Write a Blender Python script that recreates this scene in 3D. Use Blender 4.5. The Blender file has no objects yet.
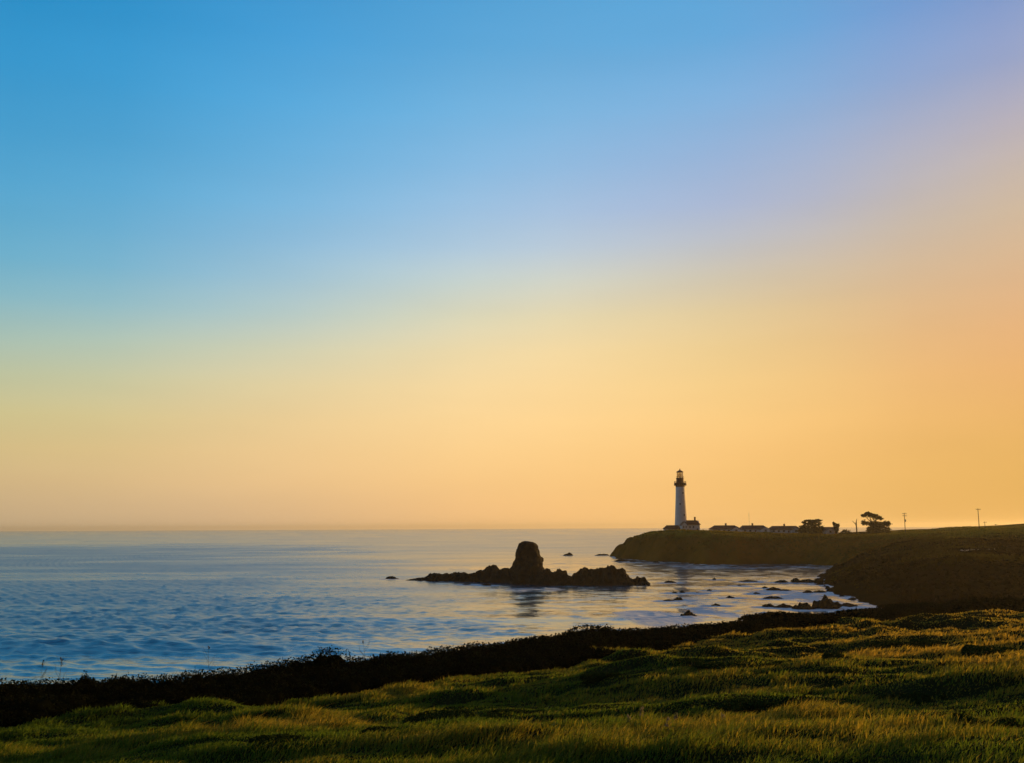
import bpy, bmesh, math, random
import numpy as np
from mathutils import Vector, Matrix, Euler

random.seed(7)
rng = np.random.default_rng(7)
sc = bpy.context.scene
COL = sc.collection
R = math.radians

# ------------------------------------------------------------------ camera
F = 995.6                      # focal length in pixels of the 1024 px wide frame
CAMH = 19.2                    # eye height over the sea
PITCH, ROLL = R(8.35), R(-0.27)
cam_d = bpy.data.cameras.new('camera')
cam_d.sensor_width = 36.0
cam_d.lens = 36.0 * F / 1024
cam_d.clip_start = 0.1
cam_d.clip_end = 60000
cam = bpy.data.objects.new('camera', cam_d)
COL.objects.link(cam)
CAM_M = Euler((R(90) + PITCH, 0, 0)).to_matrix() @ Matrix.Rotation(ROLL, 3, 'Z')
cam.matrix_world = Matrix.Translation((0, 0, CAMH)) @ CAM_M.to_4x4()
sc.camera = cam


def ray(px, py):
    d = CAM_M @ Vector(((px - 512) / F, (381.5 - py) / F, -1.0))
    return d / d.y


def at(px, py, Y):
    d = ray(px, py)
    return Vector((d.x * Y, Y, CAMH + d.z * Y))


def water(px, py, z=0.0):
    d = ray(px, py)
    Y = (z - CAMH) / d.z
    return Vector((d.x * Y, Y, z))


# ------------------------------------------------------------------ light
SUN_EL, SUN_AZ = R(5.0), R(58.0)      # low evening sun, out of frame to the right
SUN_STRENGTH = 5.0
s_dir = Vector((math.sin(SUN_AZ) * math.cos(SUN_EL), math.cos(SUN_AZ) * math.cos(SUN_EL), math.sin(SUN_EL)))
sun_d = bpy.data.lights.new('sun', 'SUN')
sun_d.energy = SUN_STRENGTH
sun_d.angle = R(0.6)
sun_d.color = (1.0, 0.62, 0.20)
sun = bpy.data.objects.new('sun', sun_d)
COL.objects.link(sun)
sun.rotation_euler = s_dir.to_track_quat('Z', 'Y').to_euler()
sun.location = (60, 40, 80)


def lin(c):
    return tuple(((v / 255) / 12.92 if v / 255 <= 0.04045 else ((v / 255 + 0.055) / 1.055) ** 2.4) for v in c)


def build_world():
    w = bpy.data.worlds.new('World')
    sc.world = w
    w.use_nodes = True
    nt = w.node_tree
    nt.nodes.clear()
    N, L = nt.nodes.new, nt.links.new
    out = N('ShaderNodeOutputWorld')
    sky = N('ShaderNodeTexSky')
    sky.sky_type = 'NISHITA'
    sky.sun_disc = False
    sky.sun_elevation = SUN_EL
    sky.sun_rotation = SUN_AZ
    sky.altitude = 20
    sky.dust_density = 2.0
    b1 = N('ShaderNodeBackground')
    b1.inputs['Strength'].default_value = 0.003
    L(sky.outputs[0], b1.inputs['Color'])
    tc = N('ShaderNodeTexCoord')
    nrm = N('ShaderNodeVectorMath'); nrm.operation = 'NORMALIZE'
    L(tc.outputs['Generated'], nrm.inputs[0])
    sep = N('ShaderNodeSeparateXYZ')
    L(nrm.outputs[0], sep.inputs[0])

    def math_(op, a, b=None, clamp=False):
        n = N('ShaderNodeMath'); n.operation = op; n.use_clamp = clamp
        for i, v in enumerate((a, b)):
            if v is None:
                continue
            if isinstance(v, (int, float)):
                n.inputs[i].default_value = v
            else:
                L(v, n.inputs[i])
        return n.outputs[0]
    el = math_('ARCSINE', sep.outputs[2])
    az = math_('ARCTAN2', sep.outputs[0], sep.outputs[1])
    E0, E1 = -1.0, 60.0
    fac = math_('DIVIDE', math_('SUBTRACT', math_('MULTIPLY', el, 180 / math.pi), E0), E1 - E0, True)

    def elev(px, py):
        d = ray(px, py).normalized()
        return math.degrees(math.asin(d.z))
    A = [(12, 0, (42, 143, 200)), (12, 100, (64, 155, 207)), (12, 200, (90, 167, 207)), (12, 265, (112, 177, 204)),
         (12, 305, (142, 185, 194)), (12, 350, (178, 194, 172)), (12, 400, (203, 196, 146)), (12, 430, (214, 194, 136)),
         (12, 465, (213, 184, 132)), (12, 500, (205, 175, 132)), (12, 526, (196, 170, 134))]
    B = [(256, 0, (60, 151, 210)), (256, 100, (84, 167, 218)), (256, 200, (116, 180, 220)), (256, 250, (140, 186, 216)),
         (256, 300, (168, 200, 210)), (256, 350, (207, 207, 176)), (256, 400, (230, 207, 154)), (256, 450, (235, 199, 142)),
         (256, 490, (230, 190, 136)), (256, 524, (216, 180, 138))]
    Cc = [(512, 0, (80, 159, 212)), (512, 100, (114, 178, 222)), (512, 170, (142, 188, 226)), (512, 205, (160, 193, 225)),
          (512, 250, (181, 203, 222)), (512, 275, (201, 212, 210)), (512, 300, (219, 217, 189)), (512, 350, (243, 218, 165)), (512, 400, (254, 217, 154)),
          (512, 450, (254, 209, 140)), (512, 500, (253, 200, 131)), (512, 524, (246, 192, 128))]
    D = [(768, 0, (92, 164, 217)), (768, 80, (124, 174, 219)), (768, 150, (154, 178, 213)), (768, 200, (173, 184, 213)),
         (768, 250, (198, 193, 188)), (768, 300, (223, 199, 154)), (768, 350, (239, 203, 140)), (768, 400, (248, 203, 130)),
         (768, 450, (247, 194, 119)), (768, 500, (243, 190, 112)), (768, 522, (240, 187, 112))]
    E = [(1012, 0, (124, 153, 204)), (1012, 60, (150, 163, 200)), (1012, 100, (175, 173, 193)), (1012, 150, (193, 180, 178)),
         (1012, 200, (206, 186, 162)), (1012, 250, (216, 183, 147)), (1012, 300, (225, 179, 132)), (1012, 350, (233, 177, 116)),
         (1012, 400, (233, 178, 107)), (1012, 450, (228, 176, 97)), (1012, 490, (226, 174, 94)), (1012, 522, (218, 166, 88))]
    cols = []
    for lst in (A, B, Cc, D, E):
        cols.append([(elev(x, y), c) for x, y, c in lst])
    high = [(16, 62, 110), (18, 62, 108), (20, 60, 104), (24, 58, 96), (28, 54, 88)]
    for c, h in zip(cols, high):
        c.append((40, tuple(0.92 * q for q in c[-1][1] if False) or tuple(0.90 * q for q in max(c)[1])))
        c.append((58, h))
    left = [(0, (168, 148, 126)), (6, (194, 178, 142)), (10, (160, 184, 184)), (14, (112, 172, 202)), (20, (80, 160, 206)), (30, (40, 138, 196)), (58, (14, 56, 100))]
    back = [(0, (72, 62, 58)), (8, (96, 78, 72)), (16, (80, 74, 82)), (32, (36, 56, 88)), (58, (10, 36, 66))]
    sunside = [(0, (240, 180, 88)), (6, (246, 192, 104)), (12, (243, 190, 120)), (20, (230, 190, 150)), (32, (170, 166, 176)), (58, (26, 44, 72))]
    right = [(0, (200, 150, 96)), (8, (206, 160, 116)), (16, (160, 140, 130)), (30, (80, 92, 118)), (58, (14, 38, 70))]
    els = np.array([0, 1.2, 2.6, 4.2, 6, 8, 10, 12, 14, 16, 18, 20.5, 23.5, 27, 31, 38, 48, 58])
    src = [(-180, back), (-75, left), (-27.5, cols[0]), (-14.6, cols[1]), (0, cols[2]), (14.6, cols[3]), (27.5, cols[4]),
           (58, sunside), (105, right), (180, back)]
    saz = np.array([a for a, _ in src], float)
    fine = np.arange(0, 60.01, 0.25)
    tab = []
    for a, st in src:
        st = sorted(st)
        e_ = np.array([q[0] for q in st]); c_ = np.array([q[1] for q in st], float)
        v = np.stack([np.interp(fine, e_, c_[:, k]) for k in range(3)], 1)
        kr = np.exp(-0.5 * (np.arange(-12, 13) / 3.2) ** 2); kr /= kr.sum()
        tab.append(np.stack([np.convolve(np.pad(v[:, k], 12, 'edge'), kr, 'valid') for k in range(3)], 1))
    tab = np.array(tab)
    def hermite(a):
        i = int(np.clip(np.searchsorted(saz, a, 'right') - 1, 0, len(saz) - 2))
        h = saz[i + 1] - saz[i]; t = (a - saz[i]) / h
        def m(j):
            if j in (0, len(saz) - 1):
                return (tab[1] - tab[-2]) / ((saz[1] + 360) - saz[-2])
            return (tab[j + 1] - tab[j - 1]) / (saz[j + 1] - saz[j - 1])
        return ((2 * t**3 - 3 * t**2 + 1) * tab[i] + (t**3 - 2 * t**2 + t) * h * m(i) + (-2 * t**3 + 3 * t**2) * tab[i + 1] + (t**3 - t**2) * h * m(i + 1))
    azs = [-180, -140, -105, -75, -55, -40, -32] + [-27.5 + 5 * k for k in range(12)] + [34, 45, 58, 80, 105, 140, 180]
    stops = []
    for a in azs:
        v = np.clip(hermite(a), 4, 255)
        stops.append((a, [(e, tuple(np.interp(e, fine, v[:, k]) for k in range(3))) for e in els]))
    cur = None
    azd = math_('MULTIPLY', az, 180 / math.pi)
    prev = None
    for a, st in stops:
        r = N('ShaderNodeValToRGB')
        cr = r.color_ramp
        st = sorted(st)
        cr.interpolation = 'LINEAR'
        while len(cr.elements) < len(st):
            cr.elements.new(0.5)
        for e, (elv, c) in zip(cr.elements, st):
            pass
        for i, (elv, c) in enumerate(st):
            cr.elements[i].position = max(0, min(1, (elv - E0) / (E1 - E0)))
        for i, (elv, c) in enumerate(st):
            cr.elements[i].color = (*lin(c), 1)
        L(fac, r.inputs[0])
        if cur is None:
            cur = r.outputs[0]
        else:
            m = N('ShaderNodeMix'); m.data_type = 'RGBA'
            f = math_('DIVIDE', math_('SUBTRACT', azd, prev), a - prev, True)
            L(f, m.inputs[0]); L(cur, m.inputs[6]); L(r.outputs[0], m.inputs[7])
            cur = m.outputs[2]
        prev = a
    # faint uneven veil of thin high haze
    mp = N('ShaderNodeMapping'); mp.inputs['Scale'].default_value = (1.2, 1.2, 7.0)
    mp.inputs['Rotation'].default_value = (0, R(-16), 0)
    L(nrm.outputs[0], mp.inputs[0])
    nz = N('ShaderNodeTexNoise'); nz.inputs['Scale'].default_value = 2.2; nz.inputs['Detail'].default_value = 4
    L(mp.outputs[0], nz.inputs['Vector'])
    k = math_('ADD', math_('MULTIPLY', nz.outputs[0], 0.14), 0.93)
    sm = N('ShaderNodeVectorMath'); sm.operation = 'SCALE'
    L(cur, sm.inputs[0]); L(k, sm.inputs['Scale'])
    b2 = N('ShaderNodeBackground'); b2.inputs['Strength'].default_value = 0.995
    L(sm.outputs[0], b2.inputs['Color'])
    ad = N('ShaderNodeAddShader')
    L(b1.outputs[0], ad.inputs[0]); L(b2.outputs[0], ad.inputs[1])
    L(ad.outputs[0], out.inputs['Surface'])
    w.cycles.sampling_method = 'MANUAL'
    w.cycles.sample_map_resolution = 512


build_world()
sc.view_settings.view_transform = 'Standard'
sc.view_settings.look = 'None'
sc.view_settings.exposure = 0.0
sc.view_settings.gamma = 1.0
sc.render.engine = 'CYCLES'
sc.cycles.use_denoising = True
sc.cycles.denoiser = 'OPENIMAGEDENOISE'
sc.cycles.denoising_input_passes = 'RGB_ALBEDO_NORMAL'
sc.cycles.denoising_prefilter = 'ACCURATE'
sc.cycles.max_bounces = 6
sc.cycles.diffuse_bounces = 2
sc.cycles.glossy_bounces = 3
sc.cycles.volume_bounces = 0
sc.cycles.sample_clamp_indirect = 3.0


# ------------------------------------------------------------------ helpers
def _hash(ix, iy, iz):
    n = (ix.astype(np.int64) * 374761393 + iy.astype(np.int64) * 668265263 + iz.astype(np.int64) * 2147483647 + 1442695) & 0xFFFFFFFF
    n = ((n ^ (n >> 13)) * 1274126177) & 0xFFFFFFFF
    n = (n ^ (n >> 16)) & 0xFFFFFFFF
    n = (n * 2246822519) & 0xFFFFFFFF
    n = n ^ (n >> 15)
    return (n & 0xFFFFFF) / float(0xFFFFFF)


def vnoise(x, y, z=None):
    x = np.asarray(x, float); y = np.asarray(y, float)
    z = np.zeros_like(x) if z is None else np.asarray(z, float) + np.zeros_like(x)
    ix, iy, iz = np.floor(x), np.floor(y), np.floor(z)
    fx, fy, fz = x - ix, y - iy, z - iz
    fx, fy, fz = [t * t * t * (t * (t * 6 - 15) + 10) for t in (fx, fy, fz)]
    def h(a, b, c): return _hash(ix + a, iy + b, iz + c)
    x00 = h(0, 0, 0) * (1 - fx) + h(1, 0, 0) * fx
    x10 = h(0, 1, 0) * (1 - fx) + h(1, 1, 0) * fx
    x01 = h(0, 0, 1) * (1 - fx) + h(1, 0, 1) * fx
    x11 = h(0, 1, 1) * (1 - fx) + h(1, 1, 1) * fx
    return ((x00 * (1 - fy) + x10 * fy) * (1 - fz) + (x01 * (1 - fy) + x11 * fy) * fz) * 2 - 1


def fbm(x, y, z=None, octaves=4, gain=0.5):
    a, t, f = 1.0, 0.0, 1.0
    for o in range(octaves):
        t = t + a * vnoise(np.asarray(x) * f + 17.3 * o, np.asarray(y) * f - 9.1 * o, None if z is None else np.asarray(z) * f + 3.7 * o)
        a *= gain; f *= 2.03
    return t


def npmesh(name, verts, faces, smooth=False, cols=None, attr='tint'):
    """verts (n,3), faces (m,k) uniform polygon size"""
    verts = np.ascontiguousarray(verts, np.float32)
    faces = np.ascontiguousarray(faces, np.int32)
    me = bpy.data.meshes.new(name)
    m, k = faces.shape
    me.vertices.add(len(verts)); me.vertices.foreach_set('co', verts.ravel())
    me.loops.add(m * k); me.loops.foreach_set('vertex_index', faces.ravel())
    me.polygons.add(m)
    me.polygons.foreach_set('loop_start', np.arange(0, m * k, k, dtype=np.int32))
    me.polygons.foreach_set('loop_total', np.full(m, k, np.int32))
    me.polygons.foreach_set('use_smooth', np.full(m, smooth, bool))
    me.update(calc_edges=True)
    if cols is not None:
        c4 = np.ones((len(verts), 4), np.float32); c4[:, :cols.shape[1]] = cols
        a = me.color_attributes.new(attr, 'FLOAT_COLOR', 'POINT')
        a.data.foreach_set('color', c4.ravel())
    me.validate()
    return me


def grid_faces(nr, nc):
    i = np.arange((nr - 1) * nc).reshape(nr - 1, nc)[:, :-1].ravel()
    return np.stack([i, i + 1, i + nc + 1, i + nc], 1)


def obj(name, me, mat, parent=None):
    if isinstance(me, bmesh.types.BMesh):
        m = bpy.data.meshes.new(name); me.to_mesh(m); me.free(); me = m
    o = bpy.data.objects.new(name, me)
    COL.objects.link(o)
    if mat is not None:
        me.materials.append(mat)
    if parent is not None:
        o.parent = parent
    return o


def empty(name, loc, rz=0.0):
    o = bpy.data.objects.new(name, None)
    COL.objects.link(o)
    o.location = loc; o.rotation_euler = (0, 0, rz)
    o.empty_display_size = 0.5
    return o


def tag(o, label, cat, group=None):
    o['label'] = label; o['category'] = cat
    if group:
        o['group'] = group
    return o


def kind(o, k):
    o['kind'] = k
    return o


def box(bm, lo, hi, M=None):
    vs = []
    for z in (lo[2], hi[2]):
        for x, y in ((lo[0], lo[1]), (hi[0], lo[1]), (hi[0], hi[1]), (lo[0], hi[1])):
            v = Vector((x, y, z))
            vs.append(bm.verts.new(M @ v if M else v))
    for f in ((3, 2, 1, 0), (4, 5, 6, 7), (0, 1, 5, 4), (1, 2, 6, 5), (2, 3, 7, 6), (3, 0, 4, 7)):
        bm.faces.new([vs[i] for i in f])


def tube(bm, pts, rads, n=6, cap=True):
    rings = []
    for i, p in enumerate(pts):
        p = Vector(p)
        a = Vector(pts[max(0, i - 1)]); b = Vector(pts[min(len(pts) - 1, i + 1)])
        t = (b - a).normalized()
        ref = Vector((0, 1, 0)) if abs(t.y) < 0.9 else Vector((1, 0, 0))
        u = t.cross(ref).normalized(); v = t.cross(u)
        rings.append([bm.verts.new(p + (u * math.cos(2 * math.pi * k / n) + v * math.sin(2 * math.pi * k / n)) * rads[i]) for k in range(n)])
    for r0, r1 in zip(rings, rings[1:]):
        for k in range(n):
            bm.faces.new((r0[k], r0[(k + 1) % n], r1[(k + 1) % n], r1[k]))
    if cap:
        bm.faces.new(rings[0][::-1]); bm.faces.new(rings[-1])


def lathe(bm, prof, n=32, closed_top=True, closed_bottom=True):
    rings = []
    for r, z in prof:
        rings.append([bm.verts.new((r * math.cos(2 * math.pi * k / n), r * math.sin(2 * math.pi * k / n), z)) for k in range(n)])
    for r0, r1 in zip(rings, rings[1:]):
        for k in range(n):
            bm.faces.new((r0[k], r0[(k + 1) % n], r1[(k + 1) % n], r1[k]))
    if closed_bottom:
        bm.faces.new(rings[0][::-1])
    if closed_top:
        bm.faces.new(rings[-1])


# ------------------------------------------------------------------ materials
def mat(name, c1, c2=None, scale=1.0, rough=0.85, bump=0.0, bscale=None, attr=None, spec=0.3, detail=5, coord='Object', stretch=(1, 1, 1), trans=0.0, metallic=0.0):
    m = bpy.data.materials.new(name)
    m.use_nodes = True
    nt = m.node_tree
    N, L = nt.nodes.new, nt.links.new
    b = nt.nodes['Principled BSDF']
    b.inputs['Roughness'].default_value = rough
    b.inputs['Specular IOR Level'].default_value = spec
    b.inputs['Metallic'].default_value = metallic
    tc = N('ShaderNodeTexCoord')
    mp = N('ShaderNodeMapping'); mp.inputs['Scale'].default_value = stretch
    L(tc.outputs[coord], mp.inputs[0])
    nz = N('ShaderNodeTexNoise'); nz.inputs['Scale'].default_value = scale; nz.inputs['Detail'].default_value = detail
    L(mp.outputs[0], nz.inputs['Vector'])
    col = None
    if c2 is not None:
        r = N('ShaderNodeValToRGB')
        r.color_ramp.elements[0].position = 0.36; r.color_ramp.elements[0].color = (*c1, 1)
        r.color_ramp.elements[1].position = 0.64; r.color_ramp.elements[1].color = (*c2, 1)
        L(nz.outputs[0], r.inputs[0])
        col = r.outputs[0]
    if attr:
        at_ = N('ShaderNodeAttribute'); at_.attribute_name = attr
        if col is None:
            col = at_.outputs['Color']
        else:
            mx = N('ShaderNodeMix'); mx.data_type = 'RGBA'; mx.blend_type = 'MULTIPLY'; mx.inputs[0].default_value = 1
            L(col, mx.inputs[6]); L(at_.outputs['Color'], mx.inputs[7]); col = mx.outputs[2]
    if col is None:
        b.inputs['Base Color'].default_value = (*c1, 1)
    else:
        L(col, b.inputs['Base Color'])
    if bump:
        n2 = N('ShaderNodeTexNoise'); n2.inputs['Scale'].default_value = bscale or scale * 4; n2.inputs['Detail'].default_value = 6
        L(mp.outputs[0], n2.inputs['Vector'])
        bp = N('ShaderNodeBump'); bp.inputs['Strength'].default_value = 1.0; bp.inputs['Distance'].default_value = bump
        L(n2.outputs[0], bp.inputs['Height']); L(bp.outputs[0], b.inputs['Normal'])
    if trans > 0:
        tr = N('ShaderNodeBsdfTranslucent')
        if col is None:
            tr.inputs['Color'].default_value = (*c1, 1)
        else:
            L(col, tr.inputs['Color'])
        mx = N('ShaderNodeMixShader'); mx.inputs[0].default_value = trans
        L(b.outputs[0], mx.inputs[1]); L(tr.outputs[0], mx.inputs[2])
        L(mx.outputs[0], nt.nodes['Material Output'].inputs['Surface'])
    return m


M_ROCK = mat('dark_sea_rock', (0.014, 0.010, 0.006), (0.040, 0.029, 0.017), 0.35, 0.9, 0.35, 0.9, spec=0.08)
M_LAND = mat('cliff_and_scrub', (0.011, 0.007, 0.002), (0.022, 0.013, 0.004), 0.06, 1.0, 0.5, 0.35, spec=0.0, attr='tint')
M_SOIL = mat('bluff_soil', (0.016, 0.020, 0.006), (0.036, 0.034, 0.010), 0.6, 1.0, 0.05, 6, spec=0.0)
M_GRASS = mat('grass_blades', (1, 1, 1), None, 1, 0.7, attr='tint', spec=0.1, trans=0.5)
M_SCRUB = mat('scrub_leaves', (1, 1, 1), None, 1, 1.0, attr='tint', spec=0.0, trans=0.08)
M_WHITE = mat('whitewashed_brick', (0.78, 0.68, 0.58), (0.84, 0.75, 0.66), 0.6, 0.8, 0.02, 3)
M_WALL = mat('white_board_wall', (0.74, 0.71, 0.66), (0.82, 0.79, 0.74), 0.5, 0.85)
M_ROOF = mat('red_brown_shingle', (0.13, 0.050, 0.026), (0.19, 0.075, 0.040), 0.8, 0.9, 0.03, 5)
M_IRON = mat('dark_ironwork', (0.13, 0.045, 0.025), (0.19, 0.07, 0.04), 1.2, 0.6)
M_BRICK = mat('chimney_brick', (0.14, 0.06, 0.04), (0.20, 0.09, 0.06), 2, 0.9)
M_WINDOW = mat('dark_window_glass', (0.015, 0.015, 0.018), None, 1, 0.12, spec=0.5)
M_WOODP = mat('weathered_pole_wood', (0.075, 0.050, 0.032), (0.12, 0.085, 0.055), 1.5, 0.9, stretch=(1, 1, 0.2))
M_STEEL = mat('grey_galvanised_steel', (0.20, 0.20, 0.20), (0.28, 0.28, 0.28), 2, 0.5, metallic=0.6)
M_BARK = mat('cypress_bark', (0.05, 0.034, 0.022), (0.09, 0.062, 0.042), 1.0, 0.95)
M_FENCE = mat('white_fence_paint', (0.50, 0.48, 0.42), (0.62, 0.60, 0.55), 1.0, 0.85)
M_CYP = mat('cypress_foliage', (1, 1, 1), None, 1, 0.85, attr='tint', spec=0.1, trans=0.1)
M_STEM = mat('dry_weed_stem', (0.030, 0.024, 0.014), (0.05, 0.04, 0.022), 20, 0.9)
M_SEED = mat('pale_seed_head', (0.17, 0.14, 0.08), (0.25, 0.21, 0.13), 30, 0.9, trans=0.3)
M_TRACK = mat('dusty_track', (0.22, 0.16, 0.10), (0.30, 0.22, 0.14), 0.4, 0.95)


def lantern_glass():
    m = bpy.data.materials.new('lantern_glass'); m.use_nodes = True
    b = m.node_tree.nodes['Principled BSDF']
    b.inputs['Base Color'].default_value = (0.62, 0.56, 0.48, 1)
    b.inputs['Transmission Weight'].default_value = 1.0
    b.inputs['Roughness'].default_value = 0.05
    b.inputs['IOR'].default_value = 1.1
    return m


M_GLASS = lantern_glass()


def sea_material():
    m = bpy.data.materials.new('sea_water'); m.use_nodes = True
    nt = m.node_tree
    N, L = nt.nodes.new, nt.links.new
    b = nt.nodes['Principled BSDF']
    b.inputs['Base Color'].default_value = (0.006, 0.085, 0.135, 1)
    b.inputs['IOR'].default_value = 4.2
    b.inputs['Roughness'].default_value = 0.22
    tc = N('ShaderNodeTexCoord')
    hs = []
    for sx, sy, scale, dist in ((0.30, 1.0, 0.50, 0.9), (0.5, 1.0, 1.7, 0.30)):
        mp = N('ShaderNodeMapping'); mp.inputs['Scale'].default_value = (sx, sy, 1)
        mp.inputs['Rotation'].default_value = (0, 0, R(-6))
        L(tc.outputs['Object'], mp.inputs[0])
        nz = N('ShaderNodeTexNoise'); nz.inputs['Scale'].default_value = scale
        nz.inputs['Detail'].default_value = 3
        L(mp.outputs[0], nz.inputs['Vector'])
        mu = N('ShaderNodeMath'); mu.operation = 'MULTIPLY'; mu.inputs[1].default_value = dist
        L(nz.outputs[0], mu.inputs[0]); hs.append(mu.outputs[0])
    ad = N('ShaderNodeMath'); ad.operation = 'ADD'
    L(hs[0], ad.inputs[0]); L(hs[1], ad.inputs[1])
    bp = N('ShaderNodeBump'); bp.inputs['Distance'].default_value = 1.0; bp.inputs['Strength'].default_value = 1.0
    L(ad.outputs[0], bp.inputs['Height']); L(bp.outputs[0], b.inputs['Normal'])
    # wind chop: rough open water off the left beach, calmer in the lee of the stack and far out
    ch = N('ShaderNodeAttribute'); ch.attribute_name = 'chop'
    rr = N('ShaderNodeMapRange'); rr.inputs['To Min'].default_value = 0.10; rr.inputs['To Max'].default_value = 0.36
    L(ch.outputs['Fac'], rr.inputs['Value']); L(rr.outputs[0], b.inputs['Roughness'])
    br = N('ShaderNodeMapRange'); br.inputs['To Min'].default_value = 0.02; br.inputs['To Max'].default_value = 0.45
    L(ch.outputs['Fac'], br.inputs['Value']); L(br.outputs[0], bp.inputs['Strength'])
    # foam: where the surf breaks (vertex attribute), broken up by noise
    at_ = N('ShaderNodeAttribute'); at_.attribute_name = 'foam'
    mp = N('ShaderNodeMapping'); mp.inputs['Scale'].default_value = (0.35, 1.0, 1)
    L(tc.outputs['Object'], mp.inputs[0])
    nz = N('ShaderNodeTexNoise'); nz.inputs['Scale'].default_value = 0.55; nz.inputs['Detail'].default_value = 7; nz.inputs['Roughness'].default_value = 0.7
    L(mp.outputs[0], nz.inputs['Vector'])
    s1 = N('ShaderNodeMath'); s1.operation = 'ADD'; L(nz.outputs[0], s1.inputs[0]); L(at_.outputs['Fac'], s1.inputs[1])
    mr = N('ShaderNodeMapRange'); mr.inputs['From Min'].default_value = 0.86; mr.inputs['From Max'].default_value = 1.04
    L(s1.outputs[0], mr.inputs['Value'])
    fd = N('ShaderNodeBsdfDiffuse'); fd.inputs['Color'].default_value = (0.88, 0.88, 0.88, 1)
    mx = N('ShaderNodeMixShader')
    L(mr.outputs[0], mx.inputs[0]); L(b.outputs[0], mx.inputs[1]); L(fd.outputs[0], mx.inputs[2])
    L(mx.outputs[0], nt.nodes['Material Output'].inputs['Surface'])
    return m


M_SEA = sea_material()

# ------------------------------------------------------------------ small sea rocks: px span, waterline y, height in px, label
ROCKS = [
    (386, 398, 579.2, 3.0, 'small low rock standing alone off the left tip of the sea stack reef'),
    (482, 491, 585.6, 2.2, 'small dark rock just in front of the left half of the sea stack reef'),
    (463, 471, 584.6, 1.2, 'thin flat rock awash left of the small rock before the reef'),
    (564, 573, 555.6, 3.2, 'small peaked rock far out in open water right of the tall sea stack'),
    (615, 627, 561.8, 3.4, 'humped rock just off the seaward tip of the lighthouse promontory'),
    (596, 609, 555.6, 1.6, 'low flat reef running out to sea from the promontory tip'),
    (630, 636, 562.3, 1.2, 'tiny rock in the shallows between promontory tip and cliff foot'),
    (653, 660, 562.8, 1.6, 'low rock against the cliff foot below the lighthouse'),
    (693, 700, 565.0, 1.4, 'tiny rock at the cliff foot below the right end of the fog building'),
    (665, 676, 582.6, 1.8, 'low rock just right of the end of the sea stack reef'),
    (712.5, 716, 579.8, 2.0, 'smallest knob of rock alone in mid bay below the cottages'),
    (741, 758, 581.6, 1.4, 'long thin ledge awash in the bay left of the headland rocks'),
    (738, 742, 586.4, 1.7, 'small knob just below the long thin ledge'),
    (672, 677.5, 593.2, 1.6, 'small flat rock left of its darker twin in mid bay'),
    (680, 685.5, 593.0, 2.4, 'dark pointed rock in mid bay above the surf'),
    (696, 699.5, 593.4, 1.3, 'tiny rock right of the dark pointed rock in mid bay'),
    (707, 712.5, 590.9, 1.7, 'small rock in mid bay beside the foam streaks'),
    (753, 760, 594.0, 1.8, 'low rock alone between the surf and the headland ledges'),
    (727, 735, 598.0, 2.2, 'slanting wet rock in the foam streaks of mid bay'),
    (663, 675, 601.2, 1.6, 'flat ledge joined to the left of a humped rock in the surf'),
    (674.5, 684, 600.6, 3.4, 'humped rock with a flat ledge at its left in the surf'),
    (711.5, 720.5, 606.0, 2.6, 'low brown rock in the surf right of the triangular rock'),
    (682, 696.5, 617.5, 7.5, 'triangular rock in white surf nearest the bluff edge'),
    (776, 788, 582.6, 2.8, 'low peaked rock left of the round boulder off the headland'),
    (792, 801, 582.6, 4.6, 'round boulder at the seaward end of the headland ledge'),
    (800, 819, 582.6, 3.2, 'long ledge linking the round boulder to the headland foot'),
    (767, 781.5, 590.6, 3.4, 'jagged rock in the middle of the headland shallows'),
    (781, 791, 590.8, 1.4, 'flat wet rock trailing right from the jagged rock'),
    (762, 768, 588.2, 1.8, 'small rock just left of the jagged rock'),
    (803, 813, 593.2, 2.8, 'dark rock close in under the headland, left one of a pair'),
    (813, 827, 592.8, 2.4, 'long dark rock touching the headland foot'),
    (765, 784, 599.0, 2.6, 'long low ledge in the shallows above the near boulders'),
    (763, 776, 607.2, 3.4, 'low rock farthest left in the near boulder row by the bluff'),
    (775, 796, 607.8, 3.8, 'long rock second in the near boulder row by the bluff'),
    (795, 817, 609.5, 6.6, 'broad rock left of the tallest boulder by the bluff'),
    (814, 842, 609.0, 13.5, 'tallest pointed boulder on the shore before the headland'),
    (838, 858, 607.0, 4.0, 'flat shore rock right of the tallest boulder'),
    (816, 828, 585.2, 2.4, 'small rock in the notch at the headland foot'),
]

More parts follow.
